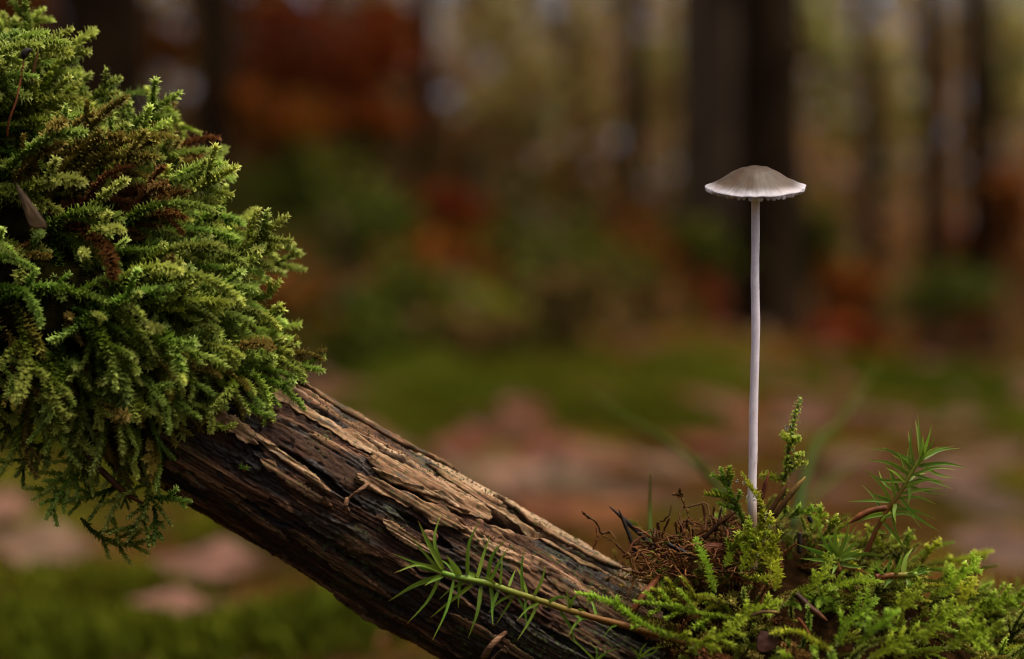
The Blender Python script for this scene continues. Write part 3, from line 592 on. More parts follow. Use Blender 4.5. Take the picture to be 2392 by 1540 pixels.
def crumbs():
    r = np.random.default_rng(14); g = Geo()
    o8 = np.array([(1, 0, 0), (-1, 0, 0), (0, 1, 0), (0, -1, 0), (0, 0, 1), (0, 0, -1)], float); f8 = [(0, 2, 4), (2, 1, 4), (1, 3, 4), (3, 0, 4), (2, 0, 5), (1, 2, 5), (3, 1, 5), (0, 3, 5)]
    n = 9000; u = r.uniform(120, 1200, n); a = np.where(r.uniform(0, 1, n) < .55, np.abs(r.normal(.25, .3, n)), r.uniform(.2, 2.6, n))
    keep = (noise(u/60, a*LR/22, 0, 81) > .05) | (r.uniform(0, 1, n) < .1); u, a = u[keep][:2800], a[keep][:2800]; n = len(u)
    c = log_pt(u, a, log_height(u, a)[0]+.5); v = (c[:, None, :]+o8[None]*r.uniform(.7, 2.6, (n, 1, 1))*S*r.uniform(.5, 1.2, (n, 6, 3))).reshape(-1, 3)
    t = (np.arange(n)[:, None, None]*6+np.array(f8)[None]).reshape(-1, 3)
    g.add(v, t, None, np.repeat(r.uniform(0, 1, (n, 3)), 6, 0))
    o = obj('algae_crumbs', g.mesh('algae_crumbs', M['crumb']), branch); o['kind'] = 'stuff'
crumbs()
# knot and bent slivers
def knot():
    u, a = log_uv(1010, 1238); g = Geo(); nr, na = 9, 18
    r = np.linspace(0, 1, nr)[:, None]; th = np.arange(na)[None, :]*2*np.pi/na
    R = 17*r*(1+.2*noise(np.cos(th)*2, np.sin(th)*2, r*3, 90)); hh = 16*np.sqrt(np.clip(1-r**2, 0, 1))+5*noise(np.cos(th)*r*3, np.sin(th)*r*3, 0, 91)
    v = log_pt(u+R*np.cos(th)*1.15, a+R*np.sin(th)/LR, hh-4).reshape(-1, 3)
    i = np.arange(nr-1)[:, None]*na; j = np.arange(na)[None, :]; k = (j+1) % na
    g.add(v, None, np.stack((i+j, i+na+j, i+na+k, i+k), -1).reshape(-1, 4))
    c = np.full((len(v), 3), .45); c[:, 1] = .15; c[:, 2] = 0
    vv, t, q, _ = g.arrays()
    obj('knot', mesh('knot', vv, [q], M['wood'], c, v[:, [0, 2]]*15), branch)
knot()
def sliver(pts, r, seed):
    g = Geo(); rr = np.random.default_rng(seed); p = spline([P(x, y, d) for x, y, d in pts], 12)
    tube(g, p, np.linspace(1, .5, 12)*r*S, 6, None, wob=.25, rng=rr)
    v, t, q, _ = g.arrays(); c = np.zeros((len(v), 3)); c[:, 0] = .45
    obj('sliver', mesh('sliver', v, [t, q], M['wood'], c, v[:, [0, 2]]*15), branch)
sliver([(862, 1130, -.0145), (838, 1146, -.0165), (812, 1166, -.0155)], 5, 1); sliver([(812, 1164, -.0155), (808, 1182, -.0160), (818, 1198, -.0135)], 6, 2)
sliver([(1130, 1535, -.014), (1150, 1505, -.016), (1188, 1470, -.0125)], 9, 3)

# ------------------------------------------------------------------ moss shoots
LS = np.array((0, .28, .58, .84, 1.0)); LW = np.array((.55, 1.0, .72, .30, 0))
def leaves_on(g, path, L, W, spacing, rng, a0=30, curl=80, shoot_rnd=0., tiplight=1., t_off=0., t_span=1., ref=(0, -1, 0), taper=.18, side=None):
    """overlapping hooked leaves spiralling round a stem"""
    seg = np.linalg.norm(np.diff(path, axis=0), axis=1); ln = seg.sum(); n = max(6, int(ln/spacing))
    cum = np.concatenate(([0], np.cumsum(seg)))/ln; t = (np.arange(n)+.5)/n
    p = np.stack([np.interp(t, cum, path[:, k]) for k in range(3)], 1)
    T, A, B = frames(p, ref)
    ph = np.arange(n)*2.39996+rng.normal(0, .25, n)
    R = np.cos(ph)[:, None]*A+np.sin(ph)[:, None]*B; Wd = np.cross(T, R)
    sc_ = np.clip(np.minimum((1-t)/taper*.45+.6, t/.06+.5), .35, 1)*rng.uniform(.8, 1.15, n)
    al0 = np.radians(a0*np.clip((1-t)/.12*.7+.3, .3, 1)+rng.normal(0, 7, n)); kap = np.radians(curl+rng.normal(0, 20, n))
    rows = []; cx = np.zeros(n); cy = np.zeros(n); prev = 0
    for s, wv in zip(LS, LW):
        m_ = (s+prev)/2; al = al0+kap*m_**1.6
        cx = cx+np.cos(al)*(s-prev); cy = cy+np.sin(al)*(s-prev); prev = s
        ctr = p+((cx*sc_)[:, None]*T+(cy*sc_)[:, None]*R)*L
        al = al0+kap*s**1.6; nn = (-np.sin(al))[:, None]*T+np.cos(al)[:, None]*R       # upper side
        if wv > 0:
            off = Wd*(W*.5*wv*sc_)[:, None]
            rows += [ctr+off-nn*0, ctr-off]
        else: rows.append(ctr)
    v = np.stack(rows, 1).reshape(-1, 3); k = len(rows); i = np.arange(n)[:, None]*k
    q = np.concatenate([i+np.array((r, r+1, r+3, r+2)) for r in (0, 2, 4)]); tr = i+np.array((6, 7, 8))
    tt = t_off+t_span*t
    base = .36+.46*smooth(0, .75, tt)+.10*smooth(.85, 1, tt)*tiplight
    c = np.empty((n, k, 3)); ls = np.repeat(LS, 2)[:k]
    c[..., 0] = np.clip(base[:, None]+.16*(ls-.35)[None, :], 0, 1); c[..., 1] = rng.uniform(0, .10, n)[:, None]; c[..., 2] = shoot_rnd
    g.add(v, tr, q, c.reshape(-1, 3))
def stem_tube(g, path, r, rnd):
    tube(g, path, np.linspace(r, r*.4, len(path)), 5, (.12, .3, rnd), cap=False)
def shoot(g, path, rng, L=.0013, W=.0006, spacing=.000095, branches=0, blen=.4, rnd=0., a0=30, curl=80, ref=(0, -1, 0), plane=None, stem=.00022, bstart=.25, taper=.18):
    path = np.asarray(path); n = len(path)
    stem_tube(g, path, stem, rnd); leaves_on(g, path, L, W, spacing, rng, a0, curl, rnd, ref=ref, taper=taper)
    ln = np.linalg.norm(np.diff(path, axis=0), axis=1).sum()
    T, A, B = frames(path, ref if plane is None else plane)
    for b in range(branches):
        f = bstart+(.9-bstart)*(b+.5+rng.uniform(-.3, .3))/branches; i = int(np.clip(f*(n-1), 1, n-2)); s = 1 if b % 2 else -1
        l = ln*blen*(1-.6*f)*rng.uniform(.7, 1.2); d = nrm(T[i]*.75+B[i]*s*.85+A[i]*rng.uniform(-.1, .45))
        e = path[i]+d*l; m_ = path[i]+d*l*.5+T[i]*l*.04
        bp = spline([path[i], m_, e+A[i]*l*rng.uniform(-.1, .1)+T[i]*l*.15], 8)
        stem_tube(g, bp, stem*.7, rnd); leaves_on(g, bp, L*.8, W*.8, spacing*1.05, rng, a0, curl, rnd, t_off=.25, t_span=.75, ref=ref, taper=taper)
def proto_path(ln, bend, rng, n=14):
    t = np.linspace(0, 1, n); th = bend*t**1.5+rng.normal(0, .12); d = np.stack((np.sin(th), .18*np.sin(t*5+rng.uniform(0, 6)), np.cos(th)), 1)
    return np.vstack(((0, 0, 0), np.cumsum(d, 0)[:-1]))*ln/n
def protos(count, seed, lens, kw, brs, bend=1.5):
    out = []
    for k in range(count):
        r = np.random.default_rng(seed+k); g = Geo()
        shoot(g, proto_path(lens[0]+(lens[1]-lens[0])*r.uniform(), r.uniform(.2, bend), r), r, branches=brs[k % len(brs)], ref=(0, 1, 0), **kw)
        out.append(g.arrays())
    return out
def basis(d, up, roll):
    z = Vector(d).normalized(); x = Vector(up)-z*Vector(up).dot(z)
    if x.length < 1e-3: x = Vector((1, 0, 0))-z*z.x
    x.normalize(); y = z.cross(x); m_ = Matrix((x, y, z)).transposed(); return m_ @ Matrix.Rotation(roll, 3, 'Z')
def plant_shoots(parent, pr, mats, places, rng, n_obj, stuff_name, name='shoot'):
    """places: (point, direction, bend direction, scale, material key, order); the largest become parts, the rest one mass"""
    base = np.array(parent.location); ms = {}
    places = sorted(places, key=lambda q: -q[5]); G = {}
    for i, (p, d, up, s, mk, o_) in enumerate(places):
        k = int(rng.integers(0, len(pr))); R = np.array(basis(d, up, rng.normal(0, .5)))
        if i < n_obj:
            if (k, mk) not in ms: v, t, q, c = pr[k]; ms[(k, mk)] = mesh(name, v, [t, q], M[mk], c)
            o = obj(name, ms[(k, mk)], parent); o.matrix_local = Matrix.Translation(Vector(p-base)) @ Matrix(R).to_4x4() @ Matrix.Scale(float(s), 4)
        else:
            v, t, q, c = pr[k]; c = c.copy(); c[:, 2] = rng.uniform()
            G.setdefault(mk, Geo()).add((v*s)@R.T+p, t, q, c)
    for mk, g in G.items():
        o = obj(stuff_name, g.mesh(stuff_name, M[mk], base), parent); o['kind'] = 'stuff'

# --- the moss cushion on the branch
OUT = np.array([(-260, 120), (-120, 60), (0, 75), (50, 110), (90, 195), (200, 225), (255, 265), (300, 360), (370, 410), (410, 470), (460, 530), (520, 600), (570, 660), (600, 730), (615, 800), (590, 860), (560, 930), (500, 980), (440, 1030), (400, 1050), (310, 1050), (210, 1000), (120, 950), (0, 900), (-150, 860), (-300, 720), (-420, 500), (-380, 260)], float)
OUT = OUT+np.array((-60., 20.))
MC = np.array((90., 610.))
def outline_r(th):
    d = OUT-MC; a = np.arctan2(-d[:, 1], d[:, 0]); r = np.hypot(d[:, 0], d[:, 1]); o = np.argsort(a); a, r = a[o], r[o]
    return np.interp(th, np.concatenate((a-2*np.pi, a, a+2*np.pi)), np.tile(r, 3))
MDEP = 255.  # half depth in units
def mound(th, ph, lump=True):
    """th round the outline, ph 0 = front pole .. pi = back pole"""
    r = outline_r(th)*(.72+.05*np.sin(3*th+.7)+.035*np.sin(7*th+2));  sx = np.sin(ph)**.75; x = MC[0]-1196+r*sx*np.cos(th); z = 770-MC[1]+r*sx*np.sin(th)
    y = -MDEP*np.sign(np.cos(ph))*np.abs(np.cos(ph))**.9*.8+40-120*smooth(.2, -.7, np.sin(th))
    if lump:
        n_ = 42*fbm(x/105, y/105, z/105, 51)
        cx, cz = x-(MC[0]-1196), z-(770-MC[1]); l = np.hypot(np.hypot(cx, cz), y)+1
        x = x+n_*cx/l; z = z+n_*cz/l; y = y+n_*(y-40)/l*1.3
    return np.stack((x*S, y*S, H+z*S), -1)
cushion = thing('moss_cushion', tuple(log_pt(-420, .9)), 'thick green moss cushion wrapped over the upper end of the rotting branch', 'moss')
def build_core():
    nt_, npn = 150, 76; th = np.arange(nt_)*2*np.pi/nt_; ph = np.linspace(.02, math.pi-.02, npn); TH, PH = np.meshgrid(th, ph, indexing='ij')
    v = mound(TH, PH); v = (v-v.mean((0, 1)))*.95+v.mean((0, 1)); v = v.reshape(-1, 3)-np.array(cushion.location)
    i = np.arange(nt_)[:, None]; i2 = (i+1) % nt_; j = np.arange(npn-1)[None, :]
    q = np.stack((i*npn+j, i2*npn+j, i2*npn+j+1, i*npn+j+1), -1).reshape(-1, 4)
    obj('peat_core', mesh('peat_core', v, [q], M['core']), cushion)
build_core()
r2 = np.random.default_rng(21)
PR_C = protos(16, 200, (.010, .020), dict(L=.00160, W=.00066, spacing=.000068, a0=16, curl=85, blen=.36, taper=.08), (0, 1, 0, 3, 0, 2, 0, 4), 2.1)
def cushion_places():
    out = []; tries = 0
    while len(out) < 580:
        tries += 1
        th = r2.uniform(-math.pi, math.pi); ph = math.acos(1-r2.uniform(0, 1)*1.25)
        p = mound(th, ph); dx = 1196+p[0]/S; dy = 770-(p[2]-H)/S
        if dx < -160: continue
        e = 1e-2; nrm_ = np.cross(mound(th+e, ph)-p, mound(th, ph+e)-p); nrm_ = nrm_/np.linalg.norm(nrm_)
        c = p-np.array(((MC[0]-1196)*S, 40*S, H+(770-MC[1])*S))
        if nrm_@c < 0: nrm_ = -nrm_
        low = smooth(640, 1000, dy-.25*(dx-300))
        if r2.uniform() < low*.72: continue
        if noise(p[0]/.005, p[2]/.005, 0, 77) < -.2 and r2.uniform() < .85: continue      # bare hollows in the cushion
        rad = np.array((c[0], 0, c[2])); rad /= np.linalg.norm(rad)+1e-9
        fl = math.radians(32-62*smooth(250, 700, dy)-45*low)+r2.normal(0, .95); fd = np.array((math.cos(fl), 0, math.sin(fl)))
        edge = smooth(.75, 1.15, ph)
        d = nrm_*(.16+.45*edge)+fd*.9+rad*.25*edge+np.array((0, -.05, .04))+r2.normal(0, .16, 3)
        up = np.array((.25+.5*r2.normal(), .12, -.8+.5*r2.normal()))
        s = r2.uniform(.85, 1.35)*(1-.2*low)
        mk = 'moss'; q = noise(p[0]/.012+3, p[2]/.012, 0, 78)
        if q > .42 and r2.uniform() < .75: mk = 'moss_dry'
        if math.hypot(dx-215, dy-530) < 62 and r2.uniform() < .75: mk = 'moss_dead'
        if low > .3 and r2.uniform() < .18: mk = 'moss_dry'
        vis = -p[1]*S+nrm_[1]*-1+(.4 if math.hypot(c[0], c[2]) > .028 else 0)-(2 if dx < 0 else 0)+r2.uniform(0, .5)
        out.append((p-nrm_*.0008, d, up, s, mk, vis))
    return out
def cloak_places():
    out = []
    while len(out) < 150:                                   # shoots creeping over the branch itself
        a = r2.uniform(.25, 2.85); ub = np.interp(a, (.3, .8, 1.6, 2.8), (20, -50, -150, -120)); u = ub-abs(r2.normal(0, 1))*260
        if u < -760 or (r2.uniform() < .35 and a > 1.5) or (a > 2.0 and u < -230 and r2.uniform() < .75): continue
        p = log_pt(u, a, -4); n_ = log_pt(u, a, 20)-p; n_ /= np.linalg.norm(n_)
        low = smooth(.9, 1.9, a)
        d = n_*.22+np.array((.6, 0, .1))*(1-low)+np.array((.15, -.1, -.8))*low+r2.normal(0, .32, 3)
        out.append((p, d, np.array((.25, -.3, -.9)), r2.uniform(.6, .95)*(1-.35*smooth(1.7, 2.4, a)), 'moss' if r2.uniform() < .8 else 'moss_dry', 2*r2.uniform()-(2 if u < -600 else 0)))
    return out
plant_shoots(cushion, PR_C, None, cushion_places()+cloak_places(), r2, 300, 'shoot_mass')

# hanging tails below the cushion and stray shoots on its edge (layout units, depth)
def traced(parent, pts, rng, mk, name='shoot', **kw):
    g = Geo(); p = spline([P(*q) for q in pts], 26); shoot(g, p, rng, **kw)
    return obj(name, g.mesh(name, M[mk], parent.location), parent)
kwT = dict(L=.0014, W=.00056, spacing=.000075, a0=18, curl=85)
for k, (pts, br) in enumerate([
    ([(320, 980, -.012), (300, 1060, -.0125), (290, 1130, -.012), (262, 1200, -.011), (245, 1240, -.0105)], 5),
    ([(230, 990, -.010), (200, 1060, -.010), (150, 1110, -.009), (105, 1150, -.008), (80, 1165, -.008)], 6),
    ([(150, 980, -.006), (110, 1030, -.006), (70, 1070, -.005), (40, 1110, -.004)], 5),
    ([(210, 1060, -.009), (180, 1110, -.009), (150, 1140, -.009), (110, 1210, -.008)], 5),
    ([(390, 1050, -.012), (350, 1130, -.0125), (340, 1190, -.0125), (300, 1260, -.012)], 6),
    ([(340, 1160, -.012), (400, 1165, -.013), (445, 1170, -.013)], 2),
    ([(190, 1210, -.008), (230, 1250, -.0085), (290, 1272, -.009), (345, 1262, -.0095)], 6),
    ([(360, 1180, -.011), (365, 1220, -.011), (360, 1270, -.011)], 4),
    ([(300, 1130, -.010), (240, 1150, -.010), (190, 1165, -.009), (130, 1170, -.008)], 4),
    ([(20, 930, -.004), (20, 990, -.004), (5, 1050, -.004)], 4), ([(60, 930, -.005), (50, 1000, -.005), (60, 1040, -.005)], 3),
    ([(470, 930, -.014), (490, 975, -.0145), (520, 998, -.0145), (550, 990, -.0145)], 0), ([(560, 930, -.0135), (600, 960, -.0145), (638, 970, -.0145)], 0),
    ([(540, 880, -.013), (580, 860, -.013), (632, 830, -.0125)], 2), ([(330, 310, .002), (305, 270, .002), (282, 232, .002), (300, 290, .001)], 0),
    ([(350, 330, .006), (370, 280, .006), (395, 258, .006), (425, 300, .006), (428, 335, .006)], 3), ([(170, 290, 0), (210, 240, 0), (250, 200, 0), (278, 185, 0)], 3),
    ([(200, 300, .002), (240, 260, .002), (270, 245, .002), (300, 240, .002)], 2), ([(560, 640, -.004), (600, 600, -.004), (655, 575, -.004)], 1), ([(500, 520, -.002), (518, 480, -.002), (528, 440, -.002)], 1),
    ([(30, 150, .004), (20, 90, .004), (35, 48, .004)], 2), ([(0, 120, .006), (10, 70, .006), (38, 45, .006)], 1), ([(590, 700, -.006), (625, 690, -.006), (652, 660, -.006)], 1), ([(600, 800, -.008), (640, 810, -.008), (676, 822, -.008)], 2), ([(600, 760, -.006), (635, 745, -.006), (655, 715, -.006)], 2)]):
    hang = pts[0][1] > 900
    traced(cushion, pts, np.random.default_rng(400+k), 'moss', branches=br, blen=.45, **(kwT if hang else dict(kwT, L=.0016, W=.00066, spacing=.000068, a0=16, curl=85, taper=.08)))

# --- moss clump round the mushroom
def C4(x, y):                                            # coordinates of the clump close-up -> layout units
    return 1284.8+.4629*x, 876+.4629*y
clump = thing('moss_clump', (.045, -.008, float(hum(.045, -.008))), 'yellow green feathery moss clump growing round the foot of the mushroom', 'moss')
def dep(y4):                                             # nearer the foot of the picture = nearer to us
    return float(np.interp(y4, (500, 700, 1000, 1434), (-.004, -.006, -.0155, -.0285)))
def path4(pts):
    return [(*C4(p[0], p[1]), p[2] if len(p) > 2 else dep(p[1])) for p in pts]
kwF = dict(L=.0014, W=.00054, spacing=.00008, a0=18, curl=95, stem=.00016)
for k, (pts, br, bl) in enumerate([
    ([(1000, 990), (1050, 850, -.0125), (1068, 720, -.0125), (1060, 640, -.0125), (1010, 560, -.0125), (972, 500, -.0122)], 0, .3),
    ([(985, 760), (930, 640, -.009), (885, 550, -.008), (862, 475, -.008)], 5, .35), ([(930, 650, -.009), (860, 610, -.009), (788, 600, -.009)], 0, 0), ([(880, 560, -.008), (900, 510, -.008), (905, 470, -.008)], 0, 0),
    ([(960, 1000), (990, 900, -.0135), (1010, 800, -.013), (1000, 720, -.013)], 3, .3), ([(1110, 980), (1070, 900, -.0135), (1040, 830, -.013), (985, 770, -.013)], 3, .3), ([(1150, 960), (1130, 850, -.0125), (1100, 770, -.012), (1110, 700, -.012)], 4, .3), ([(900, 900), (960, 830, -.0125), (1030, 800, -.0125), (1100, 790, -.0125)], 4, .25),
    ([(835, 1100), (795, 980), (765, 900), (735, 825)], 0, 0), ([(900, 1150), (760, 1120), (640, 1090), (515, 1078)], 5, .3), ([(940, 1230), (760, 1200), (600, 1160), (430, 1140)], 6, .3),
    ([(640, 1330), (480, 1260), (350, 1170), (240, 1120), (140, 1098)], 3, .12), ([(950, 1000), (1030, 1030), (1115, 1015)], 2, .3), ([(880, 970), (920, 880), (995, 795)], 3, .3), ([(930, 1260), (1000, 1200), (1080, 1165), (1160, 1140)], 4, .3),
    ([(1200, 1130), (1320, 1060), (1380, 990), (1425, 918)], 3, .25), ([(1330, 1100), (1450, 1060), (1560, 1040), (1662, 1040)], 0, 0), ([(1440, 1370), (1500, 1250), (1570, 1200), (1640, 1130)], 5, .35), ([(1430, 1400), (1320, 1330), (1230, 1290), (1120, 1302)], 0, 0),
    ([(1540, 1370, -.034), (1650, 1270, -.034), (1750, 1190, -.034)], 3, .3), ([(1960, 1120), (2080, 1010), (2165, 925)], 5, .3), ([(1860, 960, .002), (1905, 900, .002), (1962, 832, .002)], 2, .3), ([(2120, 1220), (2230, 1160), (2320, 1130), (2420, 1118)], 5, .3),
    ([(1900, 950, .016), (2050, 930, .016), (2225, 888, .016)], 4, .15), ([(2050, 1170), (2110, 1080), (2140, 1030)], 3, .3), ([(2200, 1120), (2130, 1240), (2160, 1330), (2240, 1395)], 4, .25), ([(1790, 960, .002), (1800, 880, .002), (1810, 790, .002)], 2, .3),
    ([(1320, 780), (1350, 720, -.004), (1365, 660, -.004)], 2, .3), ([(1200, 720, -.004), (1260, 690, -.004), (1340, 680, -.004)], 3, .3), ([(1400, 800, -.005), (1420, 750, -.005), (1440, 715, -.005)], 2, .3), ([(700, 1380), (820, 1330), (900, 1290), (980, 1230)], 5, .3),
    ([(560, 1290), (640, 1320), (760, 1350), (850, 1380)], 4, .3), ([(1600, 1434), (1700, 1380), (1800, 1330), (1900, 1290)], 6, .3), ([(1700, 1240), (1760, 1180), (1830, 1110), (1880, 1060)], 5, .3), ([(1850, 1350), (1950, 1260), (2040, 1190), (2110, 1170)], 6, .3),
    ([(1990, 1380), (2080, 1330), (2180, 1290), (2290, 1280)], 5, .3), ([(1230, 1430), (1190, 1410), (1180, 1400)], 0, 0), ([(1130, 1090), (1150, 1000), (1120, 930), (1140, 880)], 3, .3), ([(1000, 860), (1080, 890), (1140, 885)], 0, 0), ([(1690, 900, 0), (1640, 820, 0), (1600, 760, 0)], 2, .2)]):
    traced(clump, path4(pts), np.random.default_rng(600+k), 'feather', branches=br, blen=bl, **kwF)
r3 = np.random.default_rng(33)
PR_F = protos(14, 300, (.013, .023), dict(L=.00125, W=.00050, spacing=.00008, a0=18, curl=95, blen=.30, stem=.00016), (0, 3, 0, 5, 2, 0, 4))
def clump_places():
    out = []
    while len(out) < 470:
        dx = r3.uniform(1380, 2520); x = (dx-1196)*S; y = r3.uniform(-.029, .022)
        z = float(hum(x, y))
        if z < .03: continue
        # keep the branch free
        rel = np.array((dx-535, -(1006-0)+0)); lx = x/S; lz = (z-H)/S; au = ((lx-(535-1196))*LT[0]+(lz-(770-1006))*LT[1]); ap = ((lx-(535-1196))*LN[0]+(lz-(770-1006))*LN[1])
        if ap < LR*1.02 and dx < 1640: continue
        bare = math.hypot((dx-1640)/150, ((770-(z-H)/S)-1265)/75) < 1
        if bare and r3.uniform() < .85: continue
        side = np.clip((dx-1800)/500, -1, 1)
        d = np.array((side*.8+r3.normal(0, .6), -.28+r3.normal(0, .3), .38+r3.normal(0, .25)))
        mk = 'feather'
        if r3.uniform() < .62: mk = 'moss_old'
        if r3.uniform() < .16: mk = 'moss_dry'
        if dx < 1800 and r3.uniform() < .25: mk = 'moss_dead'
        out.append((np.array((x, y, z-.0035)), d, np.array((side, -.3, -.8)), r3.uniform(.6, .95), mk, -y*40+r3.uniform(0, .6)))
    return out
plant_shoots(clump, PR_F, None, clump_places(), r3, 220, 'shoot_mass')

# upright dewy sprig behind the stem
ds = C4(1175, 590)
sprig = thing('moss_sprig', tuple(P(*C4(1185, 700), -.003)), 'slender upright moss sprig beaded with dew right of the mushroom stem', 'moss sprig')
sp_main = path4([(1185, 700, -.003), (1178, 590, -.003), (1190, 480, -.003), (1202, 380, -.003), (1220, 270, -.003), (1240, 190, -.003), (1260, 118, -.003)])
rs = np.random.default_rng(55)
kwS = dict(L=.0013, W=.00075, spacing=.00012, a0=40, curl=165, stem=.0003)
traced(sprig, sp_main, rs, 'sprig', 'stem', branches=0, **kwS)
for pts in ([(1195, 450, -.003), (1240, 415, -.0035), (1275, 395, -.004)], [(1190, 490, -.003), (1240, 455, -.004), (1295, 440, -.0045)], [(1180, 525, -.003), (1120, 510, -.0035), (1058, 512, -.004)], [(1210, 330, -.003), (1190, 310, -.004), (1165, 298, -.0045)], [(1208, 340, -.003), (1235, 322, -.004), (1262, 315, -.0045)]):
    traced(sprig, path4(pts), rs, 'sprig', 'side_shoot', **kwS)

def ball(r, nu=10, nv=7):
    g = Geo(); th = np.arange(nu)*2*np.pi/nu; ph = np.linspace(0, np.pi, nv)
    v = np.array([(r*math.sin(p)*math.cos(t), r*math.sin(p)*math.sin(t), r*math.cos(p)) for p in ph for t in th])
    i = np.arange(nv-1)[:, None]*nu; j = np.arange(nu)[None, :]; k = (j+1) % nu
    g.add(v, None, np.stack((i+j, i+nu+j, i+nu+k, i+k), -1).reshape(-1, 4)); return g.mesh('dewdrop', M['drop'])
DROP = [ball(r*1e-3) for r in (.16, .22, .28)]
def drops(parent, pts, n, seed, jit=.0006):
    r = np.random.default_rng(seed); p = spline([P(*q) for q in pts], 60)
    for k in range(n):
        q = p[r.integers(3, 60)]+r.normal(0, jit, 3)*np.array((1, .4, 1))+np.array((0, -.0006, 0)); obj('dewdrop', DROP[r.integers(0, 3)], parent, tuple(q-np.array(parent.location)))
drops(sprig, sp_main, 18, 1)
drops(clump, path4([(1000, 990), (1050, 850, -.0125), (1068, 720, -.0125), (1060, 640, -.0125), (1010, 560, -.0125), (972, 500, -.0122)]), 22, 2)
drops(clump, path4([(930, 640, -.009), (885, 550, -.008), (862, 475, -.008)]), 10, 3)

# ------------------------------------------------------------------ haircap mosses
def hleaf(g, base, tip, bend, w, rng, t0=0.):
    base, tip = np.asarray(base), np.asarray(tip); d = tip-base; L = np.linalg.norm(d); mid = base+d*.5+np.asarray(bend)*L
    n = 11; p = spline([base, mid, tip], n); s = np.linspace(0, 1, n); T, A, B = frames(p, (rng.normal(0, .3), -1, rng.normal(0, .3)))
    wd = w*np.array([.75, .95, 1, .95, .85, .75, .62, .48, .33, .18, .03]); fold = .45
    v = np.stack((p+B*wd[:, None]+A*wd[:, None]*fold, p, p-B*wd[:, None]+A*wd[:, None]*fold), 1).reshape(-1, 3)
    i = np.arange(n-1)[:, None]*3; j = np.arange(2)[None, :]; q = np.stack((i+j, i+j+1, i+3+j+1, i+3+j), -1).reshape(-1, 4)
    g.add(v, None, q, np.stack((np.repeat(s, 3), np.full(3*n, .3), np.full(3*n, 0.)), 1))
def haircap(label, stem, leaves, w, seed, r0=.00055, cat='haircap moss', extra=0, stemtone=(0, 1), elen=95):
    r = np.random.default_rng(seed); base = P(*stem[0]); th = thing('haircap_moss', tuple(base), label, cat)
    p = spline([P(*q) for q in stem], 40); g = Geo(); t = np.linspace(*stemtone, 40)
    tube(g, p, np.linspace(r0, r0*.75, 40), 9, np.stack((t, t*0+.5, t*0), 1), wob=.1, rng=r)
    obj('stem', g.mesh('stem', M['haircap_stem'], base), th)
    T_, A_, B_ = frames(p); leaves = list(leaves)
    for k in range(extra):
        f = int(np.clip((.30+.70*(k+.5)/extra)*39, 1, 38)); an = k*2.4+r.normal(0, .3); R_ = math.cos(an)*A_[f]+math.sin(an)*B_[f]
        e = p[f]+nrm(R_*.9+T_[f]*(.35+.9*(f/39)**3))*elen*S*r.uniform(.7, 1.1)+np.array((0, 0, -.0006)); g = Geo()
        hleaf(g, p[f]+R_*r0*.8, e, np.array((0, 0, .10)), w*r.uniform(.8, 1.05), r); obj('leaf', g.mesh('leaf', M['haircap'], base), th)
    for lf in leaves:
        b, e, y0, y1 = lf[0], lf[1], lf[2], lf[3]; wl = lf[4] if len(lf) > 4 else 1.
        g = Geo(); pb = P(*b, y0); pe = P(*e, y1); q = p[np.argmin(np.linalg.norm(p-pb, axis=1))]; pb = q+(pb-q)*min(1, r0*1.1/max(1e-9, np.linalg.norm(pb-q)))
        dirv = pe-pb; perp = np.array((-dirv[2], 0, dirv[0])); perp /= np.linalg.norm(perp)+1e-9
        hleaf(g, pb, pe, perp*r.normal(0, .07)+np.array((0, r.normal(0, .04), .03)), w*wl*r.uniform(.85, 1.15), r)
        obj('leaf', g.mesh('leaf', M['haircap'], base), th)
    return th
def C3(x, y): return 408.8+.507*x, 759+.507*y
r5 = np.random.default_rng(91)
ly = -.0165
lead = [(235, 110, 120, 900, 2.2), (240, 100, 230, 860, 1.2), (195, 100, 80, 965, 1), (230, 110, -2, 1050, 1), (240, 130, 70, 1093, 1.4), (240, 135, 45, 1110, 1.3), (240, 140, 15, 1140, 1.2), (240, 150, -20, 1275, 1.5), (240, 150, 150, 1200, 1.4), (215, 180, 70, 1375, 1.2),
        (285, 170, 185, 1455, 1), (310, 170, 305, 1305, 1.5), (370, 195, 175, 1350, 1.2), (410, 210, 350, 1445, 1.3), (455, 200, 455, 1335, 1.3), (310, 150, 250, 1060, 2.4), (380, 165, 340, 1135, 2.4), (350, 135, 410, 890, 1.2), (400, 155, 455, 960, 1.2), (440, 160, 530, 985, 1.3), (450, 180, 535, 1025, 1.3), (500, 175, 510, 1060, 1),
        (540, 200, 570, 1125, 1), (605, 220, 610, 1020, 1), (660, 235, 705, 1100, 1), (490, 225, 465, 1390, 1), (560, 250, 475, 1385, .9), (580, 260, 620, 1400, 1), (620, 255, 625, 1395, 1), (670, 290, 575, 1455, .9), (715, 280, 845, 1275, 1.2), (810, 310, 875, 1225, 1.1), (870, 270, 895, 1320, 1), (765, 330, 850, 1475, 1), (840, 330, 905, 1355, .9)]
lying_leaves = []
for bx, by, tx, ty, wl in lead:
    by = by+1000; bx = bx+1000; tx = tx+1000; lying_leaves.append((C3(bx, by), C3(tx, ty), ly, ly+r5.uniform(-.004, .0015), wl))
haircap('green haircap moss sprig lying across the rotting branch', [(*C3(2400, 1475), -.017), (*C3(2150, 1405), -.0165), (*C3(1850, 1325), -.0165), (*C3(1700, 1275), ly), (*C3(1560, 1230), ly), (*C3(1440, 1190), ly), (*C3(1300, 1160), ly), (*C3(1230, 1140), ly)], lying_leaves, .00024, 3, r0=.00055, extra=12, elen=70)
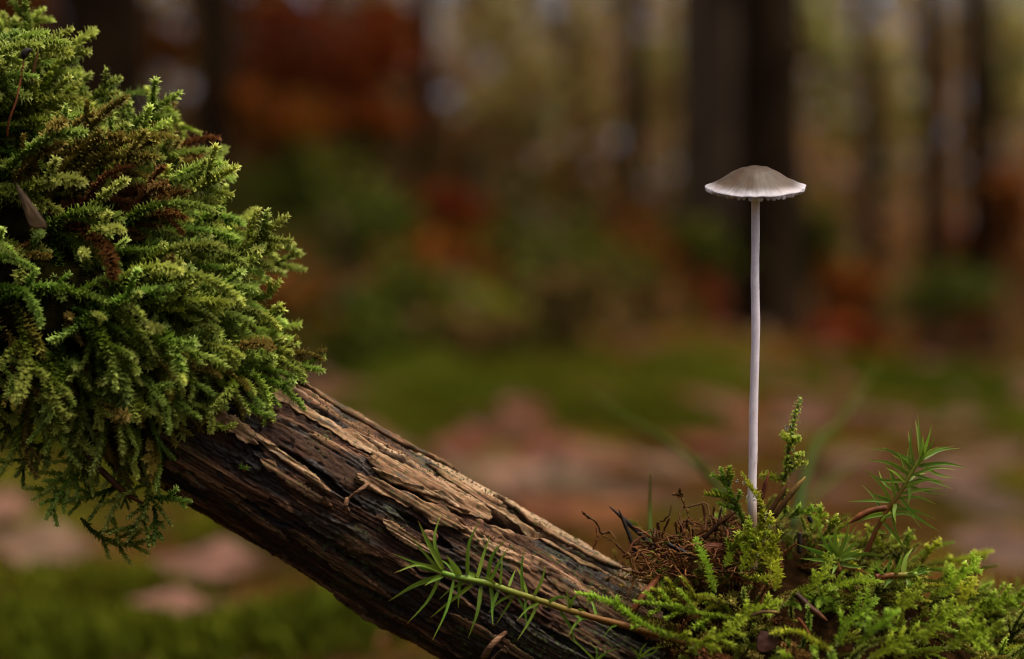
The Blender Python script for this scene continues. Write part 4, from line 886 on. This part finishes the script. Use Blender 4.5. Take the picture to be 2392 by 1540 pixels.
def L4(stem_pts, tips, y0, spread, seed, order=None):
    r = np.random.default_rng(seed); out = []
    for (bx, by, tx, ty) in tips: out.append((C4(bx, by), C4(tx, ty), y0, y0+r.uniform(-spread, spread), r.uniform(.9, 1.3)))
    return out
yu = -.008
st = [(1590, 905), (1640, 790), (1700, 680), (1760, 600), (1800, 530), (1850, 450), (1885, 395)]
tips = [(1870, 420, 1840, 222), (1835, 470, 1825, 240), (1880, 400, 1925, 250), (1885, 400, 1940, 308), (1885, 410, 1967, 355), (1870, 430, 2072, 368), (1860, 460, 2105, 470), (1880, 455, 2045, 522), (1830, 500, 2032, 575), (1810, 560, 2010, 605), (1770, 620, 1967, 790), (1740, 650, 1880, 782), (1690, 750, 1797, 890), (1740, 650, 1745, 750), (1740, 680, 1775, 860), (1720, 640, 1495, 640), (1700, 660, 1520, 740),
        (1690, 700, 1530, 750), (1760, 590, 1655, 480), (1800, 530, 1575, 473), (1810, 500, 1590, 430), (1830, 480, 1603, 373), (1840, 440, 1673, 365), (1800, 480, 1807, 362), (1790, 540, 1695, 470), (1720, 640, 1610, 500), (1800, 540, 1800, 660), (1760, 600, 1990, 570), (1830, 560, 1990, 545), (1720, 630, 1600, 590), (1690, 720, 1620, 790), (1650, 780, 1700, 800), (1870, 420, 1880, 300), (1860, 430, 1900, 330), (1850, 460, 1720, 400)]
haircap('tall upright haircap moss with spiky green leaves right of the mushroom', [(*C4(*q), yu) for q in st], L4(st, tips, yu, .0045, 5), .00025, 6, r0=.00040, stemtone=(0, .9), extra=16, elen=105)
st = [(1455, 985), (1445, 950), (1440, 915)]
tips = [(1440, 930, 1238, 850), (1445, 940, 1262, 925), (1442, 925, 1440, 740), (1440, 930, 1340, 850), (1445, 925, 1548, 755), (1445, 925, 1510, 735), (1445, 935, 1590, 870), (1450, 945, 1605, 965), (1450, 940, 1700, 918), (1440, 930, 1345, 760), (1445, 950, 1420, 1010), (1445, 930, 1480, 800), (1445, 930, 1400, 790), (1445, 935, 1560, 820), (1445, 940, 1340, 960), (1445, 940, 1560, 930)]
haircap('small dark green haircap rosette at the foot of the tall haircap moss', [(*C4(*q), -.011) for q in st], L4(st, tips, -.011, .004, 7), .00034, 8)
st = [(1640, 1020), (1720, 1012), (1800, 1008), (1850, 1005)]
tips = [(1840, 1005, 1952, 996), (1830, 1000, 1915, 968), (1820, 1010, 1940, 1015), (1780, 1005, 1832, 868), (1740, 1010, 1780, 890), (1700, 1010, 1722, 900), (1800, 1020, 1872, 1132), (1780, 1015, 1820, 1100), (1730, 1020, 1680, 1080), (1690, 1015, 1640, 940), (1800, 1000, 1870, 940), (1760, 1020, 1780, 1090), (1670, 1020, 1600, 1000)]
haircap('haircap moss leaning sideways under the small dark green rosette', [(*C4(*q), -.0135) for q in st], L4(st, tips, -.0135, .003, 9), .00030, 10)
# little spiky tufts on the branch near the picture's foot
for nm, st, tips in (('tiny green tuft sprouting on the side of the branch under the cushion', [(572, 1100, -.0128), (570, 1092, -.0135)], [(558, 1084), (565, 1080), (578, 1084), (590, 1092), (556, 1094), (584, 1100)]),
                    ('fine pale grass-like moss blades at the foot of the lying haircap', [(1395, 1560, -.021), (1392, 1545, -.0215)], [(1446, 1513), (1425, 1520), (1376, 1500), (1330, 1490), (1322, 1475)]),
                    ('short spiky moss blades on the branch beside the clump', [(1490, 1550, -.021), (1492, 1535, -.0215)], [(1512, 1500), (1556, 1510), (1545, 1498), (1480, 1515), (1470, 1505)])):
    haircap(nm, st, [((st[1][0], st[1][1]), t_, st[1][2], st[1][2]-.001, .8) for t_ in tips], .00018, 12, r0=.0003)

# ------------------------------------------------------------------ the mushroom
def cap_mat():
    m, nt, b, N, L = newmat('mushroom_cap')
    at = N('ShaderNodeAttribute'); at.attribute_name = 'tint'
    tc = N('ShaderNodeTexCoord'); nz = N('ShaderNodeTexNoise'); nz.inputs['Scale'].default_value = 900; nz.inputs['Detail'].default_value = 6; L(tc.outputs['Object'], nz.inputs['Vector'])
    mr = N('ShaderNodeMapRange'); mr.inputs[3].default_value = .82; mr.inputs[4].default_value = 1.18; L(nz.outputs[0], mr.inputs[0])
    mx = N('ShaderNodeMix'); mx.data_type = 'RGBA'; mx.blend_type = 'MULTIPLY'; mx.inputs[0].default_value = 1; L(at.outputs['Color'], mx.inputs[6]); L(mr.outputs[0], mx.inputs[7])
    L(mx.outputs[2], b.inputs['Base Color']); b.inputs['Roughness'].default_value = .55; b.inputs['Specular IOR Level'].default_value = .2
    b.inputs['Subsurface Weight'].default_value = .12; b.inputs['Subsurface Radius'].default_value = (1, .8, .7); b.inputs['Subsurface Scale'].default_value = .0004
    tr = N('ShaderNodeBsdfTranslucent'); L(mx.outputs[2], tr.inputs[0]); ms = N('ShaderNodeMixShader'); ms.inputs[0].default_value = .18
    L(b.outputs[0], ms.inputs[1]); L(tr.outputs[0], ms.inputs[2]); L(ms.outputs[0], nt.nodes['Material Output'].inputs[0])
    return m
M['cap'] = cap_mat()
YM = -.0100
foot = P(1757, 1260, YM)
mush = thing('mushroom', tuple(foot), 'slender pale mushroom with grey brown striped cap on a tall white stem', 'mushroom')
def build_mushroom():
    r = np.random.default_rng(4)
    R = 117.5*S*.965; Hc = 56*S*.965
    pr = np.array([(0, 1), (.08, .995), (.16, .975), (.26, .92), (.36, .83), (.46, .70), (.56, .545), (.66, .40), (.76, .275), (.86, .165), (.94, .085), (.985, .035), (1.0, 0), (.99, -.03), (.96, -.035), (.9, .02), (.8, .12), (.65, .28), (.45, .5), (.25, .68), (.09, .74)])
    # dense profile
    pr = spline(pr, 90); na = 132; th = np.arange(na)*2*np.pi/na
    v = []; c = []
    apex = P(1763.5, 388, YM); top_i = int(np.argmax(pr[:, 0]))
    for i, (rr, h) in enumerate(pr):
        out = i <= top_i
        wav = 1+.018*np.sin(3*th+1)*rr+.012*np.sin(7*th)*rr+.010*noise(th*9, 0, 0, 3)*rr**4
        x = R*rr*np.cos(th)*wav; y = R*rr*np.sin(th)*wav
        stri = np.cos(58*th+1.6*noise(th*7, rr*3, 0, 33)); amt = smooth(.3, .6, rr)*smooth(1.02, .85, rr)
        z = Hc*(h-1)+.00003*stri*amt*(1 if out else 0)+.00045*np.cos(2*th)*rr**3+.0003*noise(np.cos(th)*2+5, np.sin(th)*2, rr*2, 34)*rr+.00010*noise(np.cos(th)*rr*8, np.sin(th)*rr*8, 0, 35)
        v.append(np.stack((x, y, z), 1))
        if out:
            base = np.array((.058, .039, .023))*(1-smooth(0, .2, rr)*0); mid = np.array((.086, .062, .041)); edge = np.array((.50, .47, .49))
            k = smooth(.70, 1.03, rr)**1.3; cc = (base*(1-smooth(.2, .5, rr))+mid*smooth(.2, .5, rr))[None]*(1-k)+edge[None]*k
            cc = cc*(1+(.17*stri*smooth(.12, .4, rr)*(1-.7*k)+.16*noise(th*16, rr*2, 0, 36)*smooth(.1, .3, rr)*(1-.6*k)))[:, None]
            warm = smooth(.0, .6, noise(np.cos(th)*rr*5+3, np.sin(th)*rr*5, 0, 37))*(1-k)
            cc = cc*(1+warm[:, None]*np.array((.10, -.03, -.12)))
        else: cc = np.broadcast_to(np.array((.66, .62, .66)), (na, 3))
        c.append(cc)
    v = np.concatenate(v); c = np.concatenate(c); n = len(pr)
    rot = np.array(Matrix.Rotation(math.radians(11.0), 3, 'X')) @ np.array(Matrix.Rotation(math.radians(-1.0), 3, 'Y'))
    place = lambda w_: w_@rot.T+apex-np.array(mush.location)
    i = np.arange(n-1)[:, None]*na; j = np.arange(na)[None, :]; k = (j+1) % na
    q = np.stack((i+j, i+na+j, i+na+k, i+k), -1).reshape(-1, 4)
    cap = obj('cap', mesh('cap', place(v), [q], M['cap'], c), mush)
    # gills: thin plates under the cap, lower edge a little below the rim
    for g_ in range(52):
        a = 2*np.pi*(g_+r.uniform(-.18, .18))/52; short = g_ % 2; rr = np.linspace(.5 if short else .09, .985, 13)
        under = np.interp(rr, pr[top_i:, 0][::-1], pr[top_i:, 1][::-1]); d_ = .13*np.sin(np.pi*np.clip((rr-rr[0])/(1.02-rr[0]), 0.03, 1)**1.6)**.7+.03
        zt = Hc*(under-1)+.0001; zb = Hc*(np.minimum(under, under)-1)-d_*Hc*1.1
        tk = .00030; dirv = np.array((math.cos(a), math.sin(a))); pv = np.array((-dirv[1], dirv[0])); P2 = rr[:, None]*R*dirv
        sad = .00045*math.cos(2*a)*rr**3
        vv = []
        for sgn in (1, -1):
            vv += [np.column_stack((P2+pv*tk*sgn, zt+sad)), np.column_stack((P2+pv*tk*.5*sgn, zb+sad))]
        vv = np.concatenate(vv); m_ = 13; e = np.arange(m_-1)
        qs = np.concatenate((np.stack((e, e+1, e+m_+1, e+m_), 1), np.stack((e+2*m_, e+3*m_, e+3*m_+1, e+2*m_+1), 1), np.stack((e+m_, e+m_+1, e+3*m_+1, e+3*m_), 1), [[m_-1, 3*m_-1, 4*m_-1, 2*m_-1]]))
        obj('gill', mesh('gill', place(vv), [qs], M['cap'], np.broadcast_to(np.array((.66, .61, .68)), (len(vv), 3))), cap)
    # stem
    sp = spline([P(x_, y_, YM) for x_, y_ in ((1763.5, 425), (1764, 470), (1764, 560), (1763, 650), (1764.5, 760), (1762.5, 860), (1759.5, 960), (1758.5, 1060), (1756, 1150), (1757, 1215), (1758, 1330))], 110)
    t = np.linspace(0, 1, 110); rad = (9.5+1.1*t+.25*np.sin(t*23)+.2*np.sin(t*57))*S*.965
    base = np.array((.88, .81, .85)); low = np.array((.30, .19, .12)); k = smooth(.80, .88, t)[:, None]
    mid = np.array((.78, .68, .68)); k2 = smooth(.35, .55, t)[:, None]*.5
    cc = (base*(1-k2)+mid*k2)*(1-k)+low*k
    seg_ = 28; thv = np.arange(seg_)*2*np.pi/seg_
    fibr = 1+.10*noise(thv[None, :]*5, t[:, None]*7, 0, 45)+.06*noise(thv[None, :]*11, t[:, None]*16, 0, 46)
    spot = smooth(.55, .75, noise(thv[None, :]*3+4, t[:, None]*55, 0, 47))*smooth(.3, .8, t)[:, None]
    cc3 = cc[:, None, :]*fibr[..., None]*(1-.35*spot[..., None]*np.array((.6, .9, 1.1)))
    g = Geo(); tube(g, sp-np.array(mush.location), rad, seg_, None, wob=.012, rng=r); g.c[0] = np.vstack((cc3.reshape(-1, 3), cc[:1], cc[-1:])); obj('stem', g.mesh('stem', M['cap']), mush)
    # specks and tiny pale warts on the cap
    for x_, y_, sz, mk in ((-58, 12, 1.2, 'needle_dark'), (108, -2, 1.1, 'needle_dark'), (-38, -42, 1.2, 'needle_dark'), (38, -46, .9, 'needle_dark')):
        rr = min(.97, abs(x_)/117.5); th_ = math.pi if x_ < 0 else 0; th_ = -math.acos(np.clip(x_/117.5/max(rr, .3), -1, 1))
        rr = max(rr, .3); hh = np.interp(rr, pr[:top_i, 0], pr[:top_i, 1]); pt = place(np.array([[R*rr*math.cos(th_), R*rr*math.sin(th_), Hc*(hh-1)]]))[0]
        b_ = ball(sz*S, 8, 5); b_.materials.clear(); b_.materials.append(M[mk]); obj('speck', b_, cap, tuple(pt))
build_mushroom()

# ------------------------------------------------------------------ needles, twigs, fibres and other litter on the clump
def needle(name, label, cat, pts, rpx, mat, seed=0, flat=.75, tip=.3, seg=5, group=None):
    r = np.random.default_rng(seed+50); p = spline([P(*q) for q in pts], 26); t = np.linspace(0, 1, 26); base = p[0].copy()
    rad = .9*rpx*S*np.clip(np.minimum(1, np.minimum((t+.04)/.10, (1.02-t)/max(tip, .02)))**.7, .12, 1)
    g = Geo(); tube(g, p, rad, seg, np.stack((t, t*0+r.uniform(), t*0), 1), wob=.07, rng=r)
    o = obj(name, g.mesh(name, mat, base), None, tuple(base)); return tag(o, label, cat, group)
def n4(pts, y): return [(*C4(*q), y if not isinstance(y, (list, tuple)) else y[i]) for i, q in enumerate(pts)]
N_ = needle
N_('spruce_needle', 'black decayed needle leaning upright at the left edge of the clump', 'needle', n4([(440, 930), (400, 810), (345, 675)], -.010), 5.2, M['needle_dark'], 1)
N_('twig', 'dark brown twig slanting behind the black decayed needle', 'twig', n4([(580, 930), (430, 780), (298, 662)], -.005), 6.0, M['needle_dark'], 2)
N_('spruce_needle', 'thick reddish needle leaning on the branch end beside the clump', 'needle', n4([(405, 1205), (480, 1100), (560, 1005)], [-.0175, -.0165, -.012]), 9, M['needle_red'], 3, tip=.3)
N_('spruce_needle', 'brown needle standing tight against the right of the mushroom stem', 'needle', n4([(1050, 690), (1075, 590), (1102, 490)], -.007), 6, M['needle'], 4)
N_('spruce_needle', 'dark brown needle with pointed tip right of the mushroom stem', 'needle', n4([(1075, 745), (1140, 640), (1204, 530)], -.0065), 7.0, M['needle'], 5)
N_('spruce_needle', 'tan tipped needle leaning beside the dark brown needle', 'needle', n4([(1125, 720), (1205, 610), (1288, 512)], -.0050), 8, M['needle_tan'], 6)
N_('spruce_needle', 'orange brown curved needle caught in the tall haircap moss', 'needle', n4([(1700, 668), (1600, 690), (1500, 750)], -.0105), 8, M['needle_red'], 7)
N_('dropping', 'tiny black pellet on top of the moss clump', 'pellet', n4([(1303, 712), (1312, 732), (1324, 756)], -.0065), 6.2, M['needle_dark'], 8, tip=.3)
N_('twig', 'short black stub poking upright out of the clump', 'twig', n4([(1256, 900), (1257, 850), (1258, 792)], -.0085), 6.6, M['needle_dark'], 9, tip=.05)
N_('spruce_needle', 'brown needle lying slantwise in the middle of the clump', 'needle', n4([(1235, 1100), (1320, 1180), (1398, 1240)], [-.019, -.0205, -.0215]), 8, M['needle'], 10)
N_('spruce_needle', 'thin reddish needle near the foot of the clump', 'needle', n4([(1250, 1225), (1300, 1300), (1345, 1420)], -.024), 4, M['needle_red'], 11)
N_('spruce_needle', 'thin brown needle in the shade under the tall haircap moss', 'needle', n4([(1815, 1225), (1790, 1270), (1755, 1330)], -.024), 4, M['needle'], 12)
N_('spruce_needle', 'thin tan needle lying over the left part of the clump', 'needle', n4([(1010, 1215), (1070, 1195), (1160, 1195)], -.023), 4, M['needle_tan'], 13)
N_('spruce_needle', 'blurred tan needle standing behind the right slope of the clump', 'needle', n4([(2090, 1080), (2125, 1020), (2170, 950)], .020), 6, M['needle_tan'], 14)
N_('spruce_needle', 'blurred brown needle standing behind the right slope of the clump', 'needle', n4([(2040, 1060), (2010, 1000), (1990, 930)], .018), 6, M['needle'], 15)
N_('spruce_needle', 'long curved red brown needle hanging under the moss cushion', 'needle', [(176, 995, -.0105), (205, 1060, -.0125), (250, 1110, -.0125), (300, 1155, -.0125), (345, 1180, -.012)], 8.5, M['needle'], 16)
N_('spruce_needle', 'dark brown needle lying across the fibres left of the mushroom', 'needle', n4([(770, 830), (850, 750), (940, 690)], -.009), 5.5, M['needle'], 17)
N_('spruce_needle', 'dark needle lying low among the brown fibres', 'needle', n4([(590, 850), (650, 880), (720, 915)], -.013), 6, M['needle_dark'], 18)
# bark flakes and the brown scale stuck in the cushion
def flake(name, label, cat, pts, y, mat, thick=5, tilt=(0, 0)):
    c = np.array(pts, float); o = c.mean(0); n = len(pts); rr = spline(np.vstack((c, c[:1])), 28)[:-1]; m_ = len(rr)
    rows = []
    for k, (sc_, dz) in enumerate(((1, 0), (.92, thick), (.45, thick*1.5), (0.02, thick*1.4))):
        q = o+(rr-o)*sc_; yy = y-dz*S+tilt[0]*(q[:, 0]-o[0])*S+tilt[1]*(q[:, 1]-o[1])*S+.8*S*noise(q[:, 0]/9, q[:, 1]/9, 0, 14)
        rows.append(np.stack([P(a, b, d_) for (a, b), d_ in zip(q, yy)]))
    back = o+(rr-o)*.95; rows.insert(0, np.stack([P(a, b, y+thick*S*.6+tilt[0]*(a-o[0])*S+tilt[1]*(b-o[1])*S) for a, b in back]))
    rows.insert(0, np.stack([P(o[0]+(a-o[0])*.02, o[1]+(b-o[1])*.02, y+thick*S*.6) for a, b in back]))
    v = np.concatenate(rows); base = v.mean(0); i = np.arange(len(rows)-1)[:, None]*m_; j = np.arange(m_)[None, :]; k = (j+1) % m_
    q = np.stack((i+j, i+k, i+m_+k, i+m_+j), -1).reshape(-1, 4)
    g = Geo(); g.add(v-base, None, q, np.stack((np.linspace(.0, .3, len(v))+.1*noise(v[:, 0]/.0006, v[:, 2]/.0006, 0, 15), np.full(len(v), .4), np.zeros(len(v))), 1))
    return tag(obj(name, g.mesh(name, mat, flat=True), None, tuple(base)), label, cat)
M['scale'] = leaf_mat('brown_scale', [(0, (.028, .017, .006)), (.5, (.05, .026, .009)), (1, (.13, .055, .018))], .1, .6, .1, .01, .1, 500)
flake('bud_scale', 'pointed brown bud scale stuck upright in the moss cushion', 'scale', [(36, 425), (62, 455), (88, 490), (112, 528), (100, 535), (72, 530), (58, 495), (45, 460)], -.0245, M['scale'], 6, (-.2, -.6))
flake('bark_flake', 'reddish bark flake at the foot of the moss clump', 'flake', [C4(*q) for q in ((1060, 1290), (1120, 1300), (1150, 1340), (1120, 1390), (1050, 1395), (1040, 1340))], -.0245, M['needle'], 3, (.3, -.25))
flake('bark_flake', 'reddish brown bark flake lying behind the fibres left of the stem', 'flake', [C4(*q) for q in ((770, 850), (850, 845), (905, 870), (890, 900), (820, 895), (775, 880))], -.0095, M['needle_red'], 5, (.1, -.6))
flake('bark_flake', 'brown bark flake wedged behind the black needle', 'flake', [C4(*q) for q in ((600, 850), (690, 880), (720, 930), (640, 920), (590, 890))], -.0085, M['needle'], 5, (.1, -.6))
flake('wood_chip', 'pale grey chip stuck on the side of the branch', 'chip', [(748, 1165), (762, 1160), (772, 1172), (764, 1182), (752, 1176)], -.0138, M['needle_tan'], 3)
# brown root fibres
fib = thing('fibre_tangle', tuple(P(1600, 1290, -.008)), 'tangle of brown dead moss fibres left of the mushroom foot', 'fibres')
rf = np.random.default_rng(77)
def fibre(pts, r0, mat='fibre'):
    g = Geo(); p = spline(pts, 22); p = p+rf.normal(0, .00008, p.shape); t = np.linspace(0, 1, 22)
    tube(g, p, np.linspace(r0, r0*.5, 22), 5, np.stack((t*.6+rf.uniform(0, .4), t*0+rf.uniform(), t*0+rf.uniform()), 1), wob=.25, rng=rf)
    obj('fibre', g.mesh('fibre', M[mat], fib.location), fib)
for pts in ([(165, 695), (230, 740), (260, 800), (330, 850)], [(330, 850), (400, 915), (470, 945), (570, 950)], [(240, 770), (235, 830), (218, 880)], [(200, 725), (175, 700), (160, 690)], [(650, 570), (675, 640), (700, 720)], [(640, 600), (660, 615), (700, 700)], [(240, 1180), (255, 1150), (310, 1170), (420, 1210)],
            [(260, 800), (300, 790), (330, 830)], [(620, 600), (640, 605), (655, 625)], [(560, 740), (600, 700), (610, 640)]):
    fibre([P(*C4(*q), -.008+rf.normal(0, .001)) for q in pts], .00020)
for k in range(130):
    x0 = rf.uniform(430, 1010); y0 = rf.uniform(max(715, 860-(x0-430)*.45), 1000); a = rf.uniform(-.6, .6)+(0 if rf.uniform() < .7 else 1.4); l = rf.uniform(80, 260); c0 = -.004-.010*(y0-700)/300
    d_ = np.array((math.cos(a), math.sin(a))); pr_ = np.array((-d_[1], d_[0])); b = rf.normal(0, .3)
    q = [np.array((x0, y0))-d_*l*.5, np.array((x0, y0))-d_*l*.15+pr_*b*l*.5, np.array((x0, y0))+d_*l*.2+pr_*b*l*rf.uniform(-.2, .8), np.array((x0, y0))+d_*l*.5+pr_*rf.normal(0, .12)*l]
    fibre([P(*C4(*w_), c0+rf.normal(0, .0012)) for w_ in q], rf.uniform(.00010, .00024))
PR_D = protos(5, 500, (.007, .012), dict(L=.0012, W=.0005, spacing=.00016, a0=40, curl=60, blen=.4, stem=.00018), (2, 0, 3))
pl = []
for k in range(70):
    x = (rf.uniform(1500, 1790)-1196)*S; y = rf.uniform(-.02, .008); z = float(hum(x, y))
    pl.append((np.array((x, y, z-.0005)), np.array((rf.normal(0, .7), rf.normal(-.2, .5), .35)), np.array((rf.normal(), -.3, -.6)), rf.uniform(.6, 1), 'moss_dead' if rf.uniform() < .7 else 'moss_dry', 1))
plant_shoots(fib, PR_D, None, pl, rf, 70, 'shoot_mass', 'dead_shoot')

# spore stalk in the cushion
sb = P(20, 310, -.019); spo = thing('spore_stalk', tuple(sb), 'thin red brown spore stalk with dark capsule rising from the cushion', 'spore stalk')
g = Geo(); pth = spline([P(18, 320, -.019), P(22, 285, -.020), P(38, 240, -.020), P(48, 195, -.0195), P(54, 160, -.0195), P(57, 141, -.0195)], 40)-sb
tube(g, pth, np.linspace(.00014, .00011, 40), 7, np.stack((np.linspace(.2, .9, 40), np.full(40, .4), np.zeros(40)), 1)); obj('stalk', g.mesh('stalk', M['needle_red']), spo)
g = Geo(); pth = spline([P(57, 142, -.0195), P(57, 133, -.0195), P(61, 124, -.0195), P(70, 119, -.0195), P(75, 122, -.0195)], 16)-sb
tube(g, pth, np.array([1.5, 3, 5, 6.5, 7.6, 8.2, 8.4, 8.4, 8.2, 7.9, 7.4, 6.8, 6.2, 5.4, 4.2, 2.2])*S, 10, (.5, .5, 0)); obj('capsule', g.mesh('capsule', M['needle_dark']), spo)
N_('dry_shoot', 'dry straw coloured moss tip beside the spore capsule', 'moss tip', [(72, 200, -.012), (84, 150, -.012), (94, 105, -.012)], 5, M['needle_tan'], 21, tip=.6)

# blurred stalks and blades behind
def blade(label, pts, rpx, mat, group=None, cat='grass', flat=1.):
    return needle('grass_blade', label, cat, pts, rpx, mat, 31, tip=.5)
blade('blurred green stalk leaning left behind the mushroom', [(1740, 1225, .05), (1660, 1115, .10), (1560, 1030, .14), (1450, 965, .16), (1375, 905, .17)], 15, M['grass'])
blade('blurred green stalk leaning right behind the dewy sprig', [(1850, 1230, .06), (1905, 1040, .14), (1960, 985, .17), (2005, 920, .19), (2050, 850, .20)], 19, M['grass'])
blade('faint blurred stalk leaning right behind the tall haircap moss', [(1830, 1270, .09), (1910, 1150, .20), (2010, 1070, .24), (2120, 985, .27)], 13, M['grass'])
blade('short slightly blurred green blade left of the clump', [(1521, 1290, .008), (1517, 1200, .016), (1519, 1100, .016)], 6, M['grass'])
# blurred moss plants behind the right edge of the clump
back = thing('star_moss_tuft', tuple(P(2330, 1600, .045)), 'bright green blurred moss tuft behind the right edge of the clump', 'moss')
rb = np.random.default_rng(88)
for k in range(46):
    dx = rb.uniform(2230, 2440); b_ = P(dx, 1600, .045+rb.normal(0, .006)); t_ = b_+np.array((rb.normal(0, .004), rb.normal(0, .004), rb.uniform(.006, .020)))
    g = Geo(); shoot(g, spline([b_, (b_+t_)/2+rb.normal(0, .001, 3), t_], 10), rb, L=.0026, W=.0007, spacing=.00045, a0=45, curl=30, rnd=rb.uniform()); obj('shoot', g.mesh('shoot', M['haircap'], back.location), back)
